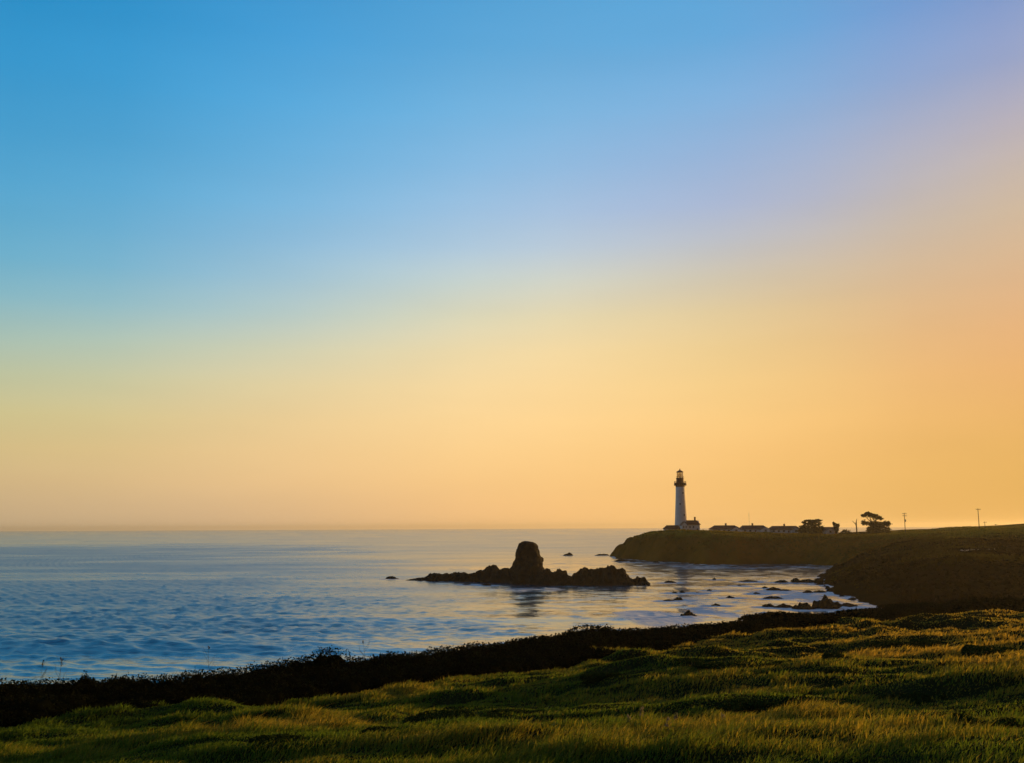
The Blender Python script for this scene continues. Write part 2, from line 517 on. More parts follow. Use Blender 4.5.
# ------------------------------------------------------------------ sea
def build_sea():
    dy = np.concatenate([[1.226], np.arange(1.6, 30, 0.35), np.arange(30, 150, 0.45), np.arange(150, 330, 3.0)])
    D = CAMH * F / dy
    u = np.concatenate([np.linspace(-1.6, -0.62, 60), np.arange(-0.615, 0.45, 0.0011), np.linspace(0.46, 1.6, 70)])
    DD, UU = np.meshgrid(D, u, indexing='ij')
    X, Y = UU * DD, DD
    dDrow = np.gradient(-D)
    spac = np.abs(dDrow)[:, None] + np.zeros_like(X)
    xsp = DD * 0.0011
    Z = np.zeros_like(X)
    chop = np.clip((0.02 - UU + 0.06 * vnoise(X / 40, Y / 40)) / 0.30, 0, 1) ** 0.8
    chop = chop * (0.45 + 0.55 * np.clip((1450 - Y + 160 * vnoise(X / 300, Y / 200)) / 500, 0, 1))
    chop = np.maximum(chop, 0.60 * np.clip(0.12 + 1.2 * fbm(X / 8 + 4, Y / 4, octaves=4), 0, 1) * np.clip((700 - Y) / 200, 0, 1))
    chop = np.maximum(chop, 0.06 + 0.44 * np.clip((Y - 500) / 300, 0, 1))
    chop = chop * (0.9 + 0.25 * fbm(X / 60, Y / 25, octaves=3))
    chop = np.clip(chop, 0, 1) * (0.28 + 0.72 * np.clip((Y - 138 + 14 * vnoise(X / 40, Y / 12)) / 60, 0, 1))
    chop = np.where((Y > 156) & (Y < 180), np.maximum(chop, 0.75 * np.clip((-8 - X) / 30, 0, 1)), chop)
    r = np.random.default_rng(3)
    for i in range(64):
        lam = 1.9 * (70 / 1.9) ** (i / 63) * r.uniform(0.93, 1.07)
        ang = math.radians(-96 + r.normal(0, 30 if lam < 20 else 7))
        kx, ky = math.cos(ang) * 2 * math.pi / lam, math.sin(ang) * 2 * math.pi / lam
        slope = 0.105 if lam < 4.5 else (0.036 if lam < 8 else (0.012 if lam < 25 else 0.006))
        amp = slope * lam / (2 * math.pi)
        att = np.clip((lam / (spac * abs(math.sin(ang)) + xsp * abs(math.cos(ang)) + 1e-6) - 0.7) / 1.5, 0, 1)
        ph = r.uniform(0, 6.28)
        env = 0.65 + 0.5 * vnoise(X / (lam * 5) + i * 7.7, Y / (lam * 3) - i * 3.1)
        Z += amp * att * (0.17 + 1.30 * chop if lam < 25 else 0.5 + 0.5 * np.clip(chop * 2, 0, 1)) * env * (2.2 * np.exp(1.1 * np.sin(kx * X + ky * Y + ph) - 1.1) - 0.9)
    # one long shoaling swell off the left beach
    for yc, a, wd, x0, x1 in ((166, 1.35, 7.5, -160, 0), (146, 0.6, 4.5, -140, -20), (215, 0.5, 9, -170, 60)):
        yc2 = yc + 0.03 * X + 2.2 * vnoise(X / 30, X * 0 + yc)
        e = np.clip((X - x0) / 30, 0, 1) * np.clip((x1 - X) / 45, 0, 1)
        Z += a * e * np.exp(-((Y - yc2) / wd) ** 2)
    foam = np.zeros_like(X)
    near = DD < 760
    for (p0, p1, py, h, lb) in ROCKS:
        c = water((p0 + p1) / 2, py)
        rx = (p1 - p0) / 2 / F * c.y + 1.0
        d = np.sqrt(((X - c.x) / (rx + 3.5)) ** 2 + ((Y - c.y + 1.0) / (rx * 0.7 + 3.5)) ** 2)
        foam = np.maximum(foam, 0.52 * np.clip(1.5 - d, 0, 1) * near)
    # breaking surf near the bluff foot and streaks over the reef
    def blob(px, py, rpx, rpy, v):
        nonlocal foam
        c = water(px, py)
        a, b2 = water(px - rpx, py), water(px, py - rpy)
        d = np.sqrt(((X - c.x) / max(1e-3, abs(a.x - c.x))) ** 2 + ((Y - c.y) / max(1e-3, abs(b2.y - c.y))) ** 2)
        d = d + 0.35 * fbm(X / 9, Y / 9, octaves=3)
        foam = np.maximum(foam, v * np.clip(1.25 - d, 0, 1) ** 0.7)
    blob(655, 618, 45, 8, 0.62)
    blob(727, 616, 18, 5, 0.66)
    blob(705, 612, 30, 5, 0.5)
    blob(690, 600, 55, 7, 0.36)
    blob(745, 600, 40, 9, 0.32)
    blob(730, 589, 45, 5, 0.33)
    blob(800, 597, 40, 9, 0.45)
    blob(850, 598, 24, 6, 0.5)
    blob(540, 590, 80, 3, 0.36)
    blob(700, 567, 90, 3, 0.34)
    foam = foam * 1.26
    ed = coast_dist(X, Y)
    foam = np.maximum(foam, 0.50 * np.clip(1 + ed / 7.0, 0, 1) * near)
    me = npmesh('sea', np.stack([X, Y, Z], -1).reshape(-1, 3), grid_faces(len(D), len(u))[:, ::-1], True)
    a = me.attributes.new('foam', 'FLOAT', 'POINT')
    a.data.foreach_set('value', foam.ravel().astype(np.float32))
    a = me.attributes.new('chop', 'FLOAT', 'POINT')
    a.data.foreach_set('value', chop.ravel().astype(np.float32))
    kind(obj('sea', me, M_SEA), 'structure')



# ------------------------------------------------------------------ headland and promontory
COAST = [water(611, 556.3), water(616, 558.5), water(628, 559.5), water(640, 560.3), (81, 563, 0), water(674, 562.3), water(690, 563.3), water(706, 564.2),
         water(740, 564.6), water(768, 564.4), water(800, 564.6), water(836, 566.4), water(834, 569), water(825, 574), water(821, 578), water(823, 584),
         water(829, 590), water(840, 594.5), water(856, 597), water(862, 601), water(868, 606), (76, 165, 0), (120, 150, 0), (190, 150, 0), (420, 160, 0), (900, 300, 0), (900, 1200, 0), (420, 950, 0),
         (260, 800, 0), (170, 700, 0), (110, 680, 0), (75, 690, 0)]
COAST = np.array([(p[0], p[1]) for p in COAST])


def coast_dist(X, Y):
    """signed distance, positive inland"""
    P = COAST; Q = np.roll(COAST, -1, 0)
    best = np.full(X.shape, 1e9); inside = np.zeros(X.shape, bool)
    for (ax, ay), (bx, by) in zip(P, Q):
        dx, dy = bx - ax, by - ay
        t = np.clip(((X - ax) * dx + (Y - ay) * dy) / (dx * dx + dy * dy), 0, 1)
        best = np.minimum(best, np.hypot(X - ax - t * dx, Y - ay - t * dy))
        c = ((ay > Y) != (by > Y)) & (X < (bx - ax) * (Y - ay) / (by - ay + 1e-12) + ax)
        inside ^= c
    return np.where(inside, best, -best)


TOPS = [at(680, 530.2, 580), at(655, 530.6, 585), at(720, 532.4, 600), at(755, 533.4, 604), at(790, 534.0, 604), at(830, 535.0, 600), at(870, 535, 580),
        at(905, 533.2, 520), at(922, 533.6, 520), at(942, 531.9, 505), at(979, 530.6, 460), at(1000, 529.3, 460), at(1024, 527.2, 460), (300, 460, 20.5), (420, 480, 24), (420, 700, 22),
        at(850, 552.5, 425), at(876, 549.0, 418), at(892, 545.2, 415), at(909, 541.5, 412), at(931, 537.5, 412), at(960, 540, 385), at(1000, 549.5, 340), at(960, 556, 330),
        at(1010, 556, 310), (200, 300, 9), (230, 260, 5), (82, 190, 1.2), (105, 180, 2.0), (100, 220, 2.6), (92, 240, 2.2), (130, 190, 3.0), (125, 290, 10.0), (115, 305, 8.0), (150, 265, 9), (140, 238, 5), (118, 262, 5.0), (150, 330, 11), (130, 350, 9.5), (128, 395, 8.5), at(680, 530.4, 612), at(655, 531, 606), at(700, 531.2, 612), at(720, 531.5, 616), (130, 470, 8), (165, 492, 9.5), (185, 478, 10), (150, 505, 12), (180, 535, 14), (300, 300, 10), (420, 300, 12), (700, 500, 30), (300, 620, 18), (150, 660, 13), (90, 640, 12)]
TOPS = np.array([tuple(p) for p in TOPS])


def land_z(X, Y, detail=True):
    d = coast_dist(X, Y)
    if detail:
        d = d + 2.2 * fbm(X / 14, Y / 14, octaves=4) * np.clip((d + 12) / 14, 0, 1)
    num = np.zeros_like(X); den = np.zeros_like(X)
    for px, py, pz in TOPS:
        w = 1.0 / ((X - px) ** 2 + (Y - py) ** 2 + 60.0) ** 1.6
        num += w * pz; den += w
    top = num / den
    west = np.clip((470 - Y) / 60, 0, 1)
    wd = 19 + 20 * west
    t = np.clip(d / wd, -0.2, 1)
    S = np.where(t > 0, 1 - (1 - t) ** 2.0, t * 1.2)
    z = top * S
    if detail:
        cliff = np.clip(4 * t * (1 - t), 0, 1)
        z = z + cliff * (0.9 * fbm(X / 9, Y / 9, z / 6, octaves=4)) + 0.30 * fbm(X / 22, Y / 22, octaves=4) * np.clip(d / 10, 0, 1)
        gul = np.abs(vnoise(X / 7.0 + 40, Y / 16.0))
        z = z - cliff * 1.3 * np.clip(0.25 - gul, 0, 0.25) * 4
    return np.where(d < 0, np.maximum(d * 0.6, -2.0), z)


def land_mesh(x0, x1, y0, y1, st):
    xs = np.arange(x0, x1, st); ys = np.arange(y0, y1, st)
    YY, XX = np.meshgrid(ys, xs, indexing='ij')
    Z = land_z(XX, YY)
    return XX, YY, Z, grid_faces(len(ys), len(xs))


build_sea()
XX, YY, ZZ, fc = land_mesh(50, 300, 150, 705, 1.0)
keep = (ZZ.ravel()[fc] > -1.9).any(1)


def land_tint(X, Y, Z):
    # grassland tops painted sunlit-pale, scrub slopes dark, far land lightened to imitate haze
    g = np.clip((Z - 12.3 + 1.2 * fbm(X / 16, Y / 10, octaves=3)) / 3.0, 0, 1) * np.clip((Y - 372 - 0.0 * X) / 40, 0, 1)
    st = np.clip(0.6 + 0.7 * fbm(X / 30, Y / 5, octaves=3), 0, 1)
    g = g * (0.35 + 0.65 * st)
    far_haze = np.clip((Y - 432 + 4 * vnoise(X / 20, Y / 20)) / 14, 0, 1)[..., None]  # land behind the near lobe: haze and lit tone put into its colour
    slope_c = np.ones(3) * (1 - far_haze) + np.array([10.0, 6.2, 1.8]) * far_haze
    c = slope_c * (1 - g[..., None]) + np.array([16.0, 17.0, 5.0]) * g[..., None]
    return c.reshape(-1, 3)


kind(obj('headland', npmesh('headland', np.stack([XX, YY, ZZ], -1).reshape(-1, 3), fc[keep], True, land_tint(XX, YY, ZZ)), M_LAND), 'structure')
XX, YY, ZZ, fc = land_mesh(296, 900, 148, 1210, 8.0)
XX2 = XX
keep = (ZZ.ravel()[fc] > -1.9).any(1)
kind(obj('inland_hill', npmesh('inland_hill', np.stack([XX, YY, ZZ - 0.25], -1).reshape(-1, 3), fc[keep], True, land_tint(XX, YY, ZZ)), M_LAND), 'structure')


def gz(x, y):
    return float(land_z(np.array([x], float), np.array([y], float))[0])


# grass and scrub cover on the headland top: a rough skin of tufts, uncountable
def headland_cover():
    n = 90000
    X = rng.uniform(70, 300, n * 3); Y = rng.uniform(170, 640, n * 3)
    d = coast_dist(X, Y)
    k = d > 5 + 4 * vnoise(X / 12, Y / 12)
    X, Y = X[k][:n], Y[k][:n]
    Z = land_z(X, Y)
    n = len(X)
    h = rng.uniform(0.15, 0.45, n) * (1 + 1.2 * (fbm(X / 12, Y / 12, octaves=2) > 0.35))
    w = rng.uniform(0.25, 0.6, n)
    a = rng.uniform(0, math.pi, n)
    dx, dy = np.cos(a) * w, np.sin(a) * w
    lx, ly = rng.normal(0, .2, n), rng.normal(0, .2, n)
    V = np.stack([np.stack([X - dx, Y - dy, Z - .1], -1), np.stack([X + dx, Y + dy, Z - .1], -1),
                  np.stack([X + dx * .5 + lx, Y + dy * .5 + ly, Z + h], -1), np.stack([X - dx * .6 + lx, Y - dy * .6 + ly, Z + h * .8], -1)], 1).reshape(-1, 3)
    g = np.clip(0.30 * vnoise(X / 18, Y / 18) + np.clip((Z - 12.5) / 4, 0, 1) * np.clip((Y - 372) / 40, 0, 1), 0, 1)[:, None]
    far_haze = np.clip((Y - 432) / 14, 0, 1)[:, None]
    c = np.array([[.009, .006, .0015]]) * (1 - g) + np.array([[.32, .23, .025]]) * g  # plateau grass gold includes a painted sunlit tone
    c = c + (1 - g) * far_haze * np.array([[.085, .050, .007]])  # tufts farther back lightened, haze painted into their colour
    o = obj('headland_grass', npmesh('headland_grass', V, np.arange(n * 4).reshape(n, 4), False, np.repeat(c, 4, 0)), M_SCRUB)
    tag(kind(o, 'stuff'), 'low grass and scrub tufts covering the headland tops', 'ground cover')


headland_cover()

# dusty track across the mid headland
pts = [(960, 551), (978, 549.6), (1000, 549.4), (1024, 550.0), (1060, 551.5)]


def land_hit(px, py, y0=250, y1=800):
    d = ray(px, py)
    Y = np.arange(y0, y1, 1.0)
    z = land_z(d.x * Y, Y)
    k = np.argmax(CAMH + d.z * Y < z)
    return Vector((d.x * Y[k], Y[k], z[k]))


def build_track():
    P = [land_hit(*p) for p in pts]
    v, f = [], []
    dense = []
    for a, b in zip(P, P[1:]):
        for k in range(14):
            dense.append(a.lerp(b, k / 14))
    for i, p in enumerate(dense):
        for s in (-3.2, -1.1, 1.1, 3.2):
            y = p.y + s
            v.append((p.x, y, gz(p.x, y) + 0.12))
        if i:
            for j in range(3):
                f.append(((i - 1) * 4 + j, (i - 1) * 4 + j + 1, i * 4 + j + 1, i * 4 + j))
    kind(obj('track', npmesh('track', np.array(v), np.array(f), True), M_TRACK), 'structure')


build_track()

# ------------------------------------------------------------------ near bluff
TPX = [-600, -200, 0, 200, 400, 560, 700, 860, 1024, 1250, 1600]
TD1 = [30, 30, 33, 38, 46, 57, 72, 94, 120, 150, 180]
TYB = [745, 737, 729, 705, 680, 658, 640, 625, 612, 604, 600]     # picture height of the grass edge
TZ1 = [at(p, y, d).z for p, y, d in zip(TPX, TYB, TD1)]
TD0 = [17, 17, 17, 16, 15, 14, 13, 12, 11, 11, 11]
TZ0 = [at(p, 772, d).z for p, d in zip(TPX, TD0)]


def ground_z(X, Y, und=True):
    X = np.asarray(X, float); Y = np.asarray(Y, float)
    px = 512 + F * X / np.maximum(Y, 6.0)
    D1, Z1, D0, Z0 = (np.interp(px, TPX, t) for t in (TD1, TZ1, TD0, TZ0))
    t = (Y - D0) / (D1 - D0)
    mid = Z0 + (Z1 - Z0) * t
    s0 = 17.35 + (Z0 - 17.35) * np.clip(Y / D0, -1, 1)
    z = np.where(Y < D0, s0, mid)
    ws = 0.13 * D1
    e = (Y - D1) / ws
    z = np.where(Y > D1, Z1 - 0.35 * np.clip(e, 0, 1), z)
    drop = np.clip((Y - D1 - ws) / 9.0, 0, 1)
    z = z * (1 - drop) + drop * -2.0
    if und:
        far = np.clip((Y - 6) / 10, 0, 1) * (1 - drop)
        amp = 0.18 + 0.0072 * np.minimum(Y, 70)
        z = z + far * amp * (fbm(X / 11 + 3.3, Y / 4.8 + 0.10 * X, octaves=3) + 0.35 * fbm(X / 2.2, Y / 1.6, octaves=2) - 0.50 + 0.40 * np.clip((Y - 45) / 50, 0, 1))
    return z


def build_bluff():
    u = np.linspace(-1.4, 1.5, 840)
    s = np.linspace(0, 1, 420)
    UU, SS = np.meshgrid(u, s, indexing='ij')
    UU, SS = UU.T, SS.T
    px = 512 + F * UU
    D1 = np.interp(px, TPX, TD1)
    end = D1 * 1.13 + 11
    Y = -4 + (np.exp(SS * 3.2) - 1) / (math.exp(3.2) - 1) * (end + 4)
    X = UU * (np.maximum(Y, 0) + 6 * np.exp(-np.maximum(Y, 0) / 8))
    Z = ground_z(X, Y)
    kind(obj('bluff', npmesh('bluff', np.stack([X, Y, Z], -1).reshape(-1, 3), grid_faces(len(s), len(u)), True), M_SOIL), 'structure')


build_bluff()


def ground_hit(px, py):
    d = ray(px, py)
    Y = np.arange(8, 190, 0.1)
    z = ground_z(d.x * Y, Y)
    below = CAMH + d.z * Y < z
    k = int(np.argmax(below)) if below.any() else len(Y) - 1
    return Vector((d.x * Y[k], Y[k], z[k]))


def build_grass():
    n = 540000
    u = rng.uniform(-0.64, 0.62, n)
    out = rng.uniform(0, 1, n) < 0.22
    u[out] = np.where(rng.uniform(0, 1, out.sum()) < .5, rng.uniform(-1.3, -0.64, out.sum()), rng.uniform(0.62, 1.5, out.sum()))
    px = 512 + F * u
    D1 = np.interp(px, TPX, TD1) * 1.015
    q = rng.uniform(0, 1, n)
    Dn = 8.5
    # density falls with distance; blades get coarser there
    p = 0.55
    Y = (Dn ** p + q * (D1 ** p - Dn ** p)) ** (1 / p)
    X = u * Y
    Z = ground_z(X, Y)
    patch = fbm(X / 5 + 9, Y / 3.2 + 4, octaves=3)
    tall = fbm(X / 1.1, Y / 0.9, octaves=2)
    h = (0.15 + 0.10 * np.clip(patch, -.7, 1) + 0.09 * np.clip(tall, -1, 1)) * rng.uniform(0.6, 1.5, n)
    tuss = np.clip(1.6 * vnoise(X / 0.75 + 31, Y / 0.75), -0.6, 1.3)
    h = h * (0.85 + 0.33 * tuss)
    h = np.clip(h, 0.05, 0.6) * np.clip(0.95 - Y / 300, 0.6, 1)
    w = np.maximum(0.0055, 0.00052 * Y) * rng.uniform(0.7, 1.4, n)
    yaw = rng.uniform(0, 2 * math.pi, n)
    ax, ay = np.cos(yaw), np.sin(yaw)
    # lean: mostly with the wind off the sea, to the right
    wl = rng.uniform(0.1, 0.8, n)
    lx = (0.7 + rng.normal(0, .6, n)) * wl * h * 1.5
    ly = (-0.12 + rng.normal(0, .5, n)) * wl * h * 1.3
    base = np.stack([X, Y, Z - 0.02], -1)
    side = np.stack([ax, ay, np.zeros(n)], -1) * w[:, None]
    m = base + np.stack([lx * .35, ly * .35, h * .62], -1)
    t = base + np.stack([lx, ly, h], -1)
    V = np.stack([base - side, base + side, m + side * .75, m - side * .75, t], 1)
    idx = np.arange(n)[:, None] * 5
    F3 = np.concatenate([idx + [[0, 1, 2]], idx + [[0, 2, 3]], idx + [[3, 2, 4]]])
    gold = np.clip(0.16 + 0.75 * (px - 480) / 540 * np.clip((Y - 14) / 25, 0, 1) + 0.42 * patch + rng.normal(0, .20, n), 0, 1)[:, None]
    green = np.array([[.098, .142, .011]]) * rng.uniform(0.7, 1.35, (n, 1))
    straw = np.array([[.46, .29, .032]]) * rng.uniform(0.7, 1.25, (n, 1))
    c = green * (1 - gold) + straw * gold
    o = obj('grass', npmesh('grass', V.reshape(-1, 3), F3, False, np.repeat(c, 5, 0)), M_GRASS)
    tag(kind(o, 'stuff'), 'green and golden wild grass covering the bluff top', 'grass')


build_grass()


# leafy clump used for shrubs: bumpy core plus many leaf faces
def clump(center, rad, nleaf, leaf, col, seed, twig=0.0):
    r = np.random.default_rng(seed)
    V, Fq, Cc = [], [], []
    # core
    nu, nv = 16, 9
    th = np.linspace(0, 2 * math.pi, nu, endpoint=False); ph = np.linspace(-0.45, math.pi / 2, nv)
    PH, TH = np.meshgrid(ph, th, indexing='ij')
    d = np.stack([np.cos(PH) * np.cos(TH), np.cos(PH) * np.sin(TH), np.sin(PH)], -1)
    d[..., 2] = np.sign(d[..., 2]) * np.abs(d[..., 2]) ** 0.6
    k = 0.72 + 0.14 * vnoise(d[..., 0] * 2 + seed, d[..., 1] * 2, d[..., 2] * 2)
    core = center + d * k[..., None] * np.array(rad)
    core[..., 2] = np.maximum(core[..., 2], center[2] - .3)
    V.append(core.reshape(-1, 3))
    f = []
    for i in range(nv - 1):
        for j in range(nu):
            f.append((i * nu + j, i * nu + (j + 1) % nu, (i + 1) * nu + (j + 1) % nu, (i + 1) * nu + j))
    Fq.append(np.array(f)); Cc.append(np.tile(np.array(col) * .8, (nu * nv, 1)))
    off = nu * nv
    d = r.normal(0, 1, (nleaf, 3)); d[:, 2] = np.abs(d[:, 2]) - 0.25
    d /= np.linalg.norm(d, axis=1)[:, None]
    d[:, 2] = np.sign(d[:, 2]) * np.abs(d[:, 2]) ** 0.6
    kk = 0.89 + 0.12 * vnoise(d[:, 0] * 2.5 + seed, d[:, 1] * 2.5, d[:, 2] * 2.5) + r.normal(0, 0.04, nleaf)
    p = center + d * kk[:, None] * np.array(rad)
    a = r.normal(0, 1, (nleaf, 3)); a /= np.linalg.norm(a, axis=1)[:, None]
    b = np.cross(a, r.normal(0, 1, (nleaf, 3))); b /= np.linalg.norm(b, axis=1)[:, None] + 1e-9
    s = leaf * r.uniform(0.6, 1.5, nleaf)[:, None]
    up = r.uniform(0, 1, nleaf) < twig
    a[up] = np.array([0, 0, 1.0]) + r.normal(0, .25, (up.sum(), 3))
    la = np.where(up, 3.0, 1.0)[:, None]; lb = np.where(up, 0.35, 0.7)[:, None]
    q = np.stack([p - a * s * .6, p + b * s * lb, p + a * s * la, p - b * s * lb], 1)
    V.append(q.reshape(-1, 3)); Fq.append(off + np.arange(nleaf * 4).reshape(-1, 4))
    Cc.append(np.repeat(np.array(col)[None] * r.uniform(0.6, 2.6, (nleaf, 1)), 4, 0))
    return np.concatenate(V), np.concatenate(Fq), np.concatenate(Cc)


def merge(parts):
    V, Fq, Cc, off = [], [], [], 0
    for v, f, c in parts:
        V.append(v); Fq.append(f + off); Cc.append(c); off += len(v)
    return np.concatenate(V), np.concatenate(Fq), np.concatenate(Cc)


SKY_PX = [0, 60, 75, 95, 110, 130, 165, 210, 235, 250, 270, 290, 300, 345, 370, 400, 450, 500, 540, 570, 590, 620, 650, 690, 745, 775, 800, 830, 850, 900, 925, 960, 985, 1024]
SKY_PY = [678, 677, 675, 677, 674, 675, 670, 667, 666, 662, 659, 657, 654, 654, 656, 651.5, 645, 639, 635, 630, 626, 627, 626, 622, 620, 614, 614, 611, 609, 606, 605, 605, 600, 599]


def build_scrub():
    parts = []
    seed = 100
    px = -480.0
    while px < 1480:
        D1 = float(np.interp(px, TPX, TD1))
        ysk = float(np.interp(px, SKY_PX, SKY_PY))
        yb = float(np.interp(px, TPX, TYB))
        for row in range(4):
            D = D1 + (0.2 + 0.13 * D1 * (row + random.uniform(-.3, .3)) / 3.4) * 0.95
            x = (px + random.uniform(-6, 6) - 512) / F * D
            g = float(ground_z(np.array([x]), np.array([D]))[0])
            frac = (0.30, 0.58, 0.84, 1.0)[row]
            ytop = yb + (ysk - yb) * frac
            ztop = at(px, ytop, D).z
            h = max(0.25, ztop - g) * random.uniform(1.0, 1.22)
            if row == 3:
                h = max(0.25, ztop - g) * random.uniform(0.92, 1.05)
            r = random.uniform(0.012, 0.022) * D + 0.25
            leaf = max(0.035, 0.0012 * D)
            seed += 1
            c = np.array((.006, .007, .003)) * random.uniform(.7, 1.3)
            parts.append(clump(np.array((x, D, g - 0.05)), (r * 1.3, r, h), 560, leaf * .85, c, seed, 0.01))
        px += 9 if px < 400 else 8
        if px < -100 or px > 1130:
            px += 9
    v, f, c = merge(parts)
    o = obj('coastal_scrub', npmesh('coastal_scrub', v, f, False, c), M_SCRUB)
    tag(kind(o, 'stuff'), 'dark continuous belt of coastal scrub along the bluff edge', 'scrub')


build_scrub()


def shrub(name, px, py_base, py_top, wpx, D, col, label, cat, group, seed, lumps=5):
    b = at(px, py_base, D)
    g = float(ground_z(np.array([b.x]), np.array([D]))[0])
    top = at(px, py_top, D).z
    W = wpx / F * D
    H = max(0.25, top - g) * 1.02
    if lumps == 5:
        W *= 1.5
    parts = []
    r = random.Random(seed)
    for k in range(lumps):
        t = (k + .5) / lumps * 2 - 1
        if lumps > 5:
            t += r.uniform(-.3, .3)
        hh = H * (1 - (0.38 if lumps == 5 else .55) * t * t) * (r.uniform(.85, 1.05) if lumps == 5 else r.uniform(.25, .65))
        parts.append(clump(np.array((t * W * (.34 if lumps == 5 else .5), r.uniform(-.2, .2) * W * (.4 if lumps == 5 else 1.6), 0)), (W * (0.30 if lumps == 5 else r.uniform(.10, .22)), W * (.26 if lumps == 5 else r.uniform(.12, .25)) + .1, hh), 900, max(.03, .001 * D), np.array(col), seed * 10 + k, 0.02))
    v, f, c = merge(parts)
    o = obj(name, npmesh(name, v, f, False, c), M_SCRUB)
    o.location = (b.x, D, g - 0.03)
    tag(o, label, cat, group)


DARK = (.006, .007, .003)
for i, (px, yb, yt, w, lab) in enumerate([
    (84, 700, 671.5, 26, 'low rounded dark bush on the bluff skyline, leftmost of the bluff edge bushes'),
    (118, 698, 671.0, 32, 'wider low dark bush just right of the leftmost bluff edge bush'),
    (320, 685, 645.5, 58, 'large domed dark bush standing highest above the left bluff skyline'),
    (392, 676, 650.5, 40, 'low dark bush right of the large domed bush on the bluff edge'),
    (594, 650, 621.5, 44, 'rounded dark bush on the bluff edge below the right end of the sea stack reef'),
    (782, 628, 610.0, 50, 'dark bush on the bluff edge below the near boulder row'),
    (925, 616, 601.5, 56, 'broad dark bush on the bluff edge below the headland'),
    (992, 612, 597.0, 54, 'dark bush at the far right end of the bluff edge scrub'),
]):
    D = float(np.interp(px, TPX, TD1)) * 1.10
    shrub('bush', px, yb, yt, w, D, DARK, lab, 'bush', 'bushes along the bluff edge', 500 + i, 5)

# low dark mats of scrub in the grass, also standing in for shaded hollows
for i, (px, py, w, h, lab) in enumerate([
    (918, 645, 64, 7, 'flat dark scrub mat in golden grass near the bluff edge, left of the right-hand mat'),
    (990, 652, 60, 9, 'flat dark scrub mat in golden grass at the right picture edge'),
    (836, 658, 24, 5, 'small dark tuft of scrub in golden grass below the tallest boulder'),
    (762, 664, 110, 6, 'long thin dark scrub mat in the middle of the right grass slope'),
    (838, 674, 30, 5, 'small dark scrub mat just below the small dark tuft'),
    (768, 710, 100, 18, 'broad smooth dark green scrub mound standing in for a shaded hollow in the near right grass'),
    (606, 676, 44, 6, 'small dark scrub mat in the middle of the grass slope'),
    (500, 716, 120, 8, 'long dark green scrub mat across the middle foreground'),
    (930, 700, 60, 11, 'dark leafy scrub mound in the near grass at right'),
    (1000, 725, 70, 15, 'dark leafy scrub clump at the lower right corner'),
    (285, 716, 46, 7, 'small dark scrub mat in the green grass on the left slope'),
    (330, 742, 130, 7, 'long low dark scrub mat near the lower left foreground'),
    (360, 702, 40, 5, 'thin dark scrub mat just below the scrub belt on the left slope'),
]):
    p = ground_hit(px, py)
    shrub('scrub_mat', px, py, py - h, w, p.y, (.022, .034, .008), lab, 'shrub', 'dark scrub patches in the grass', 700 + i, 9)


# dry weed stalks on the skyline and pale seed heads in the grass
def weed(px, D, py_top, seed, head=False):
    r = random.Random(seed)
    p = at(px, 690, D)
    g = float(ground_z(np.array([p.x]), np.array([D]))[0])
    H = at(px, py_top, D).z - g
    t = empty('weed_stalk' if not head else 'seed_grass', (p.x, D, g - .02))
    bm = bmesh.new()
    lean = r.uniform(-.05, .09)
    P = [Vector((lean * H * (k / 5) ** 2, 0, H * k / 5)) for k in range(6)]
    rd = max(.0035, .00019 * D)
    tube(bm, P, [rd * (1.1 - .12 * k) for k in range(6)], 5)
    if not head:
        for k in range(7):
            z = r.uniform(.45, .95)
            b = Vector((lean * H * z * z, 0, H * z)); s = r.choice((-1, 1))
            tube(bm, [b, b + Vector((s * H * .05, r.uniform(-.04, .04) * H, H * .07)), b + Vector((s * H * .07, 0, H * .13))], [rd * .7, rd * .6, rd * .4], 4)
    obj('stem', bm, M_STEM, t)
    bm = bmesh.new()
    top = P[-1]
    for k in range(10 if head else 6):
        o = top + Vector((r.uniform(-.03, .03), r.uniform(-.03, .03), r.uniform(-.1, .03))) * (1.0 if head else 1.4)
        a = r.uniform(0, 6.28); q = .02 * (1 + D / 60)
        vs = [bm.verts.new(o + Vector((math.cos(a) * q, math.sin(a) * q, -q))), bm.verts.new(o + Vector((0, 0, q * 1.6))), bm.verts.new(o + Vector((-math.cos(a) * q, -math.sin(a) * q, -q * .5)))]
        bm.faces.new(vs)
    obj('seed_head', bm, M_SEED if head else M_STEM, t)
    return t


for px, yt, lab in ((38, 661, 'thin dry weed stalk on the bluff skyline, leftmost of the three by the left edge'),
                    (54, 660, 'branched dry weed stalk, middle of the three on the bluff skyline by the left edge'),
                    (60, 658.5, 'tallest dry weed stalk of the three on the bluff skyline by the left edge'),
                    (208, 647, 'single tall dry weed stalk against pale water left of the domed bush'),
                    (366, 640, 'single dry weed stalk against pale water right of the domed bush')):
    tag(weed(px, float(np.interp(px, TPX, TD1)) * 1.17, yt, int(px)), lab, 'weed stalk', 'dry weed stalks on the bluff skyline')
for px, yb, yt, lab in ((627, 732, 716, 'pale seed grass stem in the near grass, leftmost of the pale stems'),
                        (641, 728, 708, 'tallest pale seed grass stem in the near grass right of centre'),
                        (667, 735, 718, 'pale seed grass stem just right of the tallest pale stem'),
                        (676, 732, 713, 'thin pale seed grass stem by the left end of the broad scrub mound'),
                        (722, 730, 714, 'pale seed grass stem in front of the broad scrub mound')):
    tag(weed(px, ground_hit(px, yb).y, yt, int(px), True), lab, 'grass stem', 'pale seed stems in the near grass')


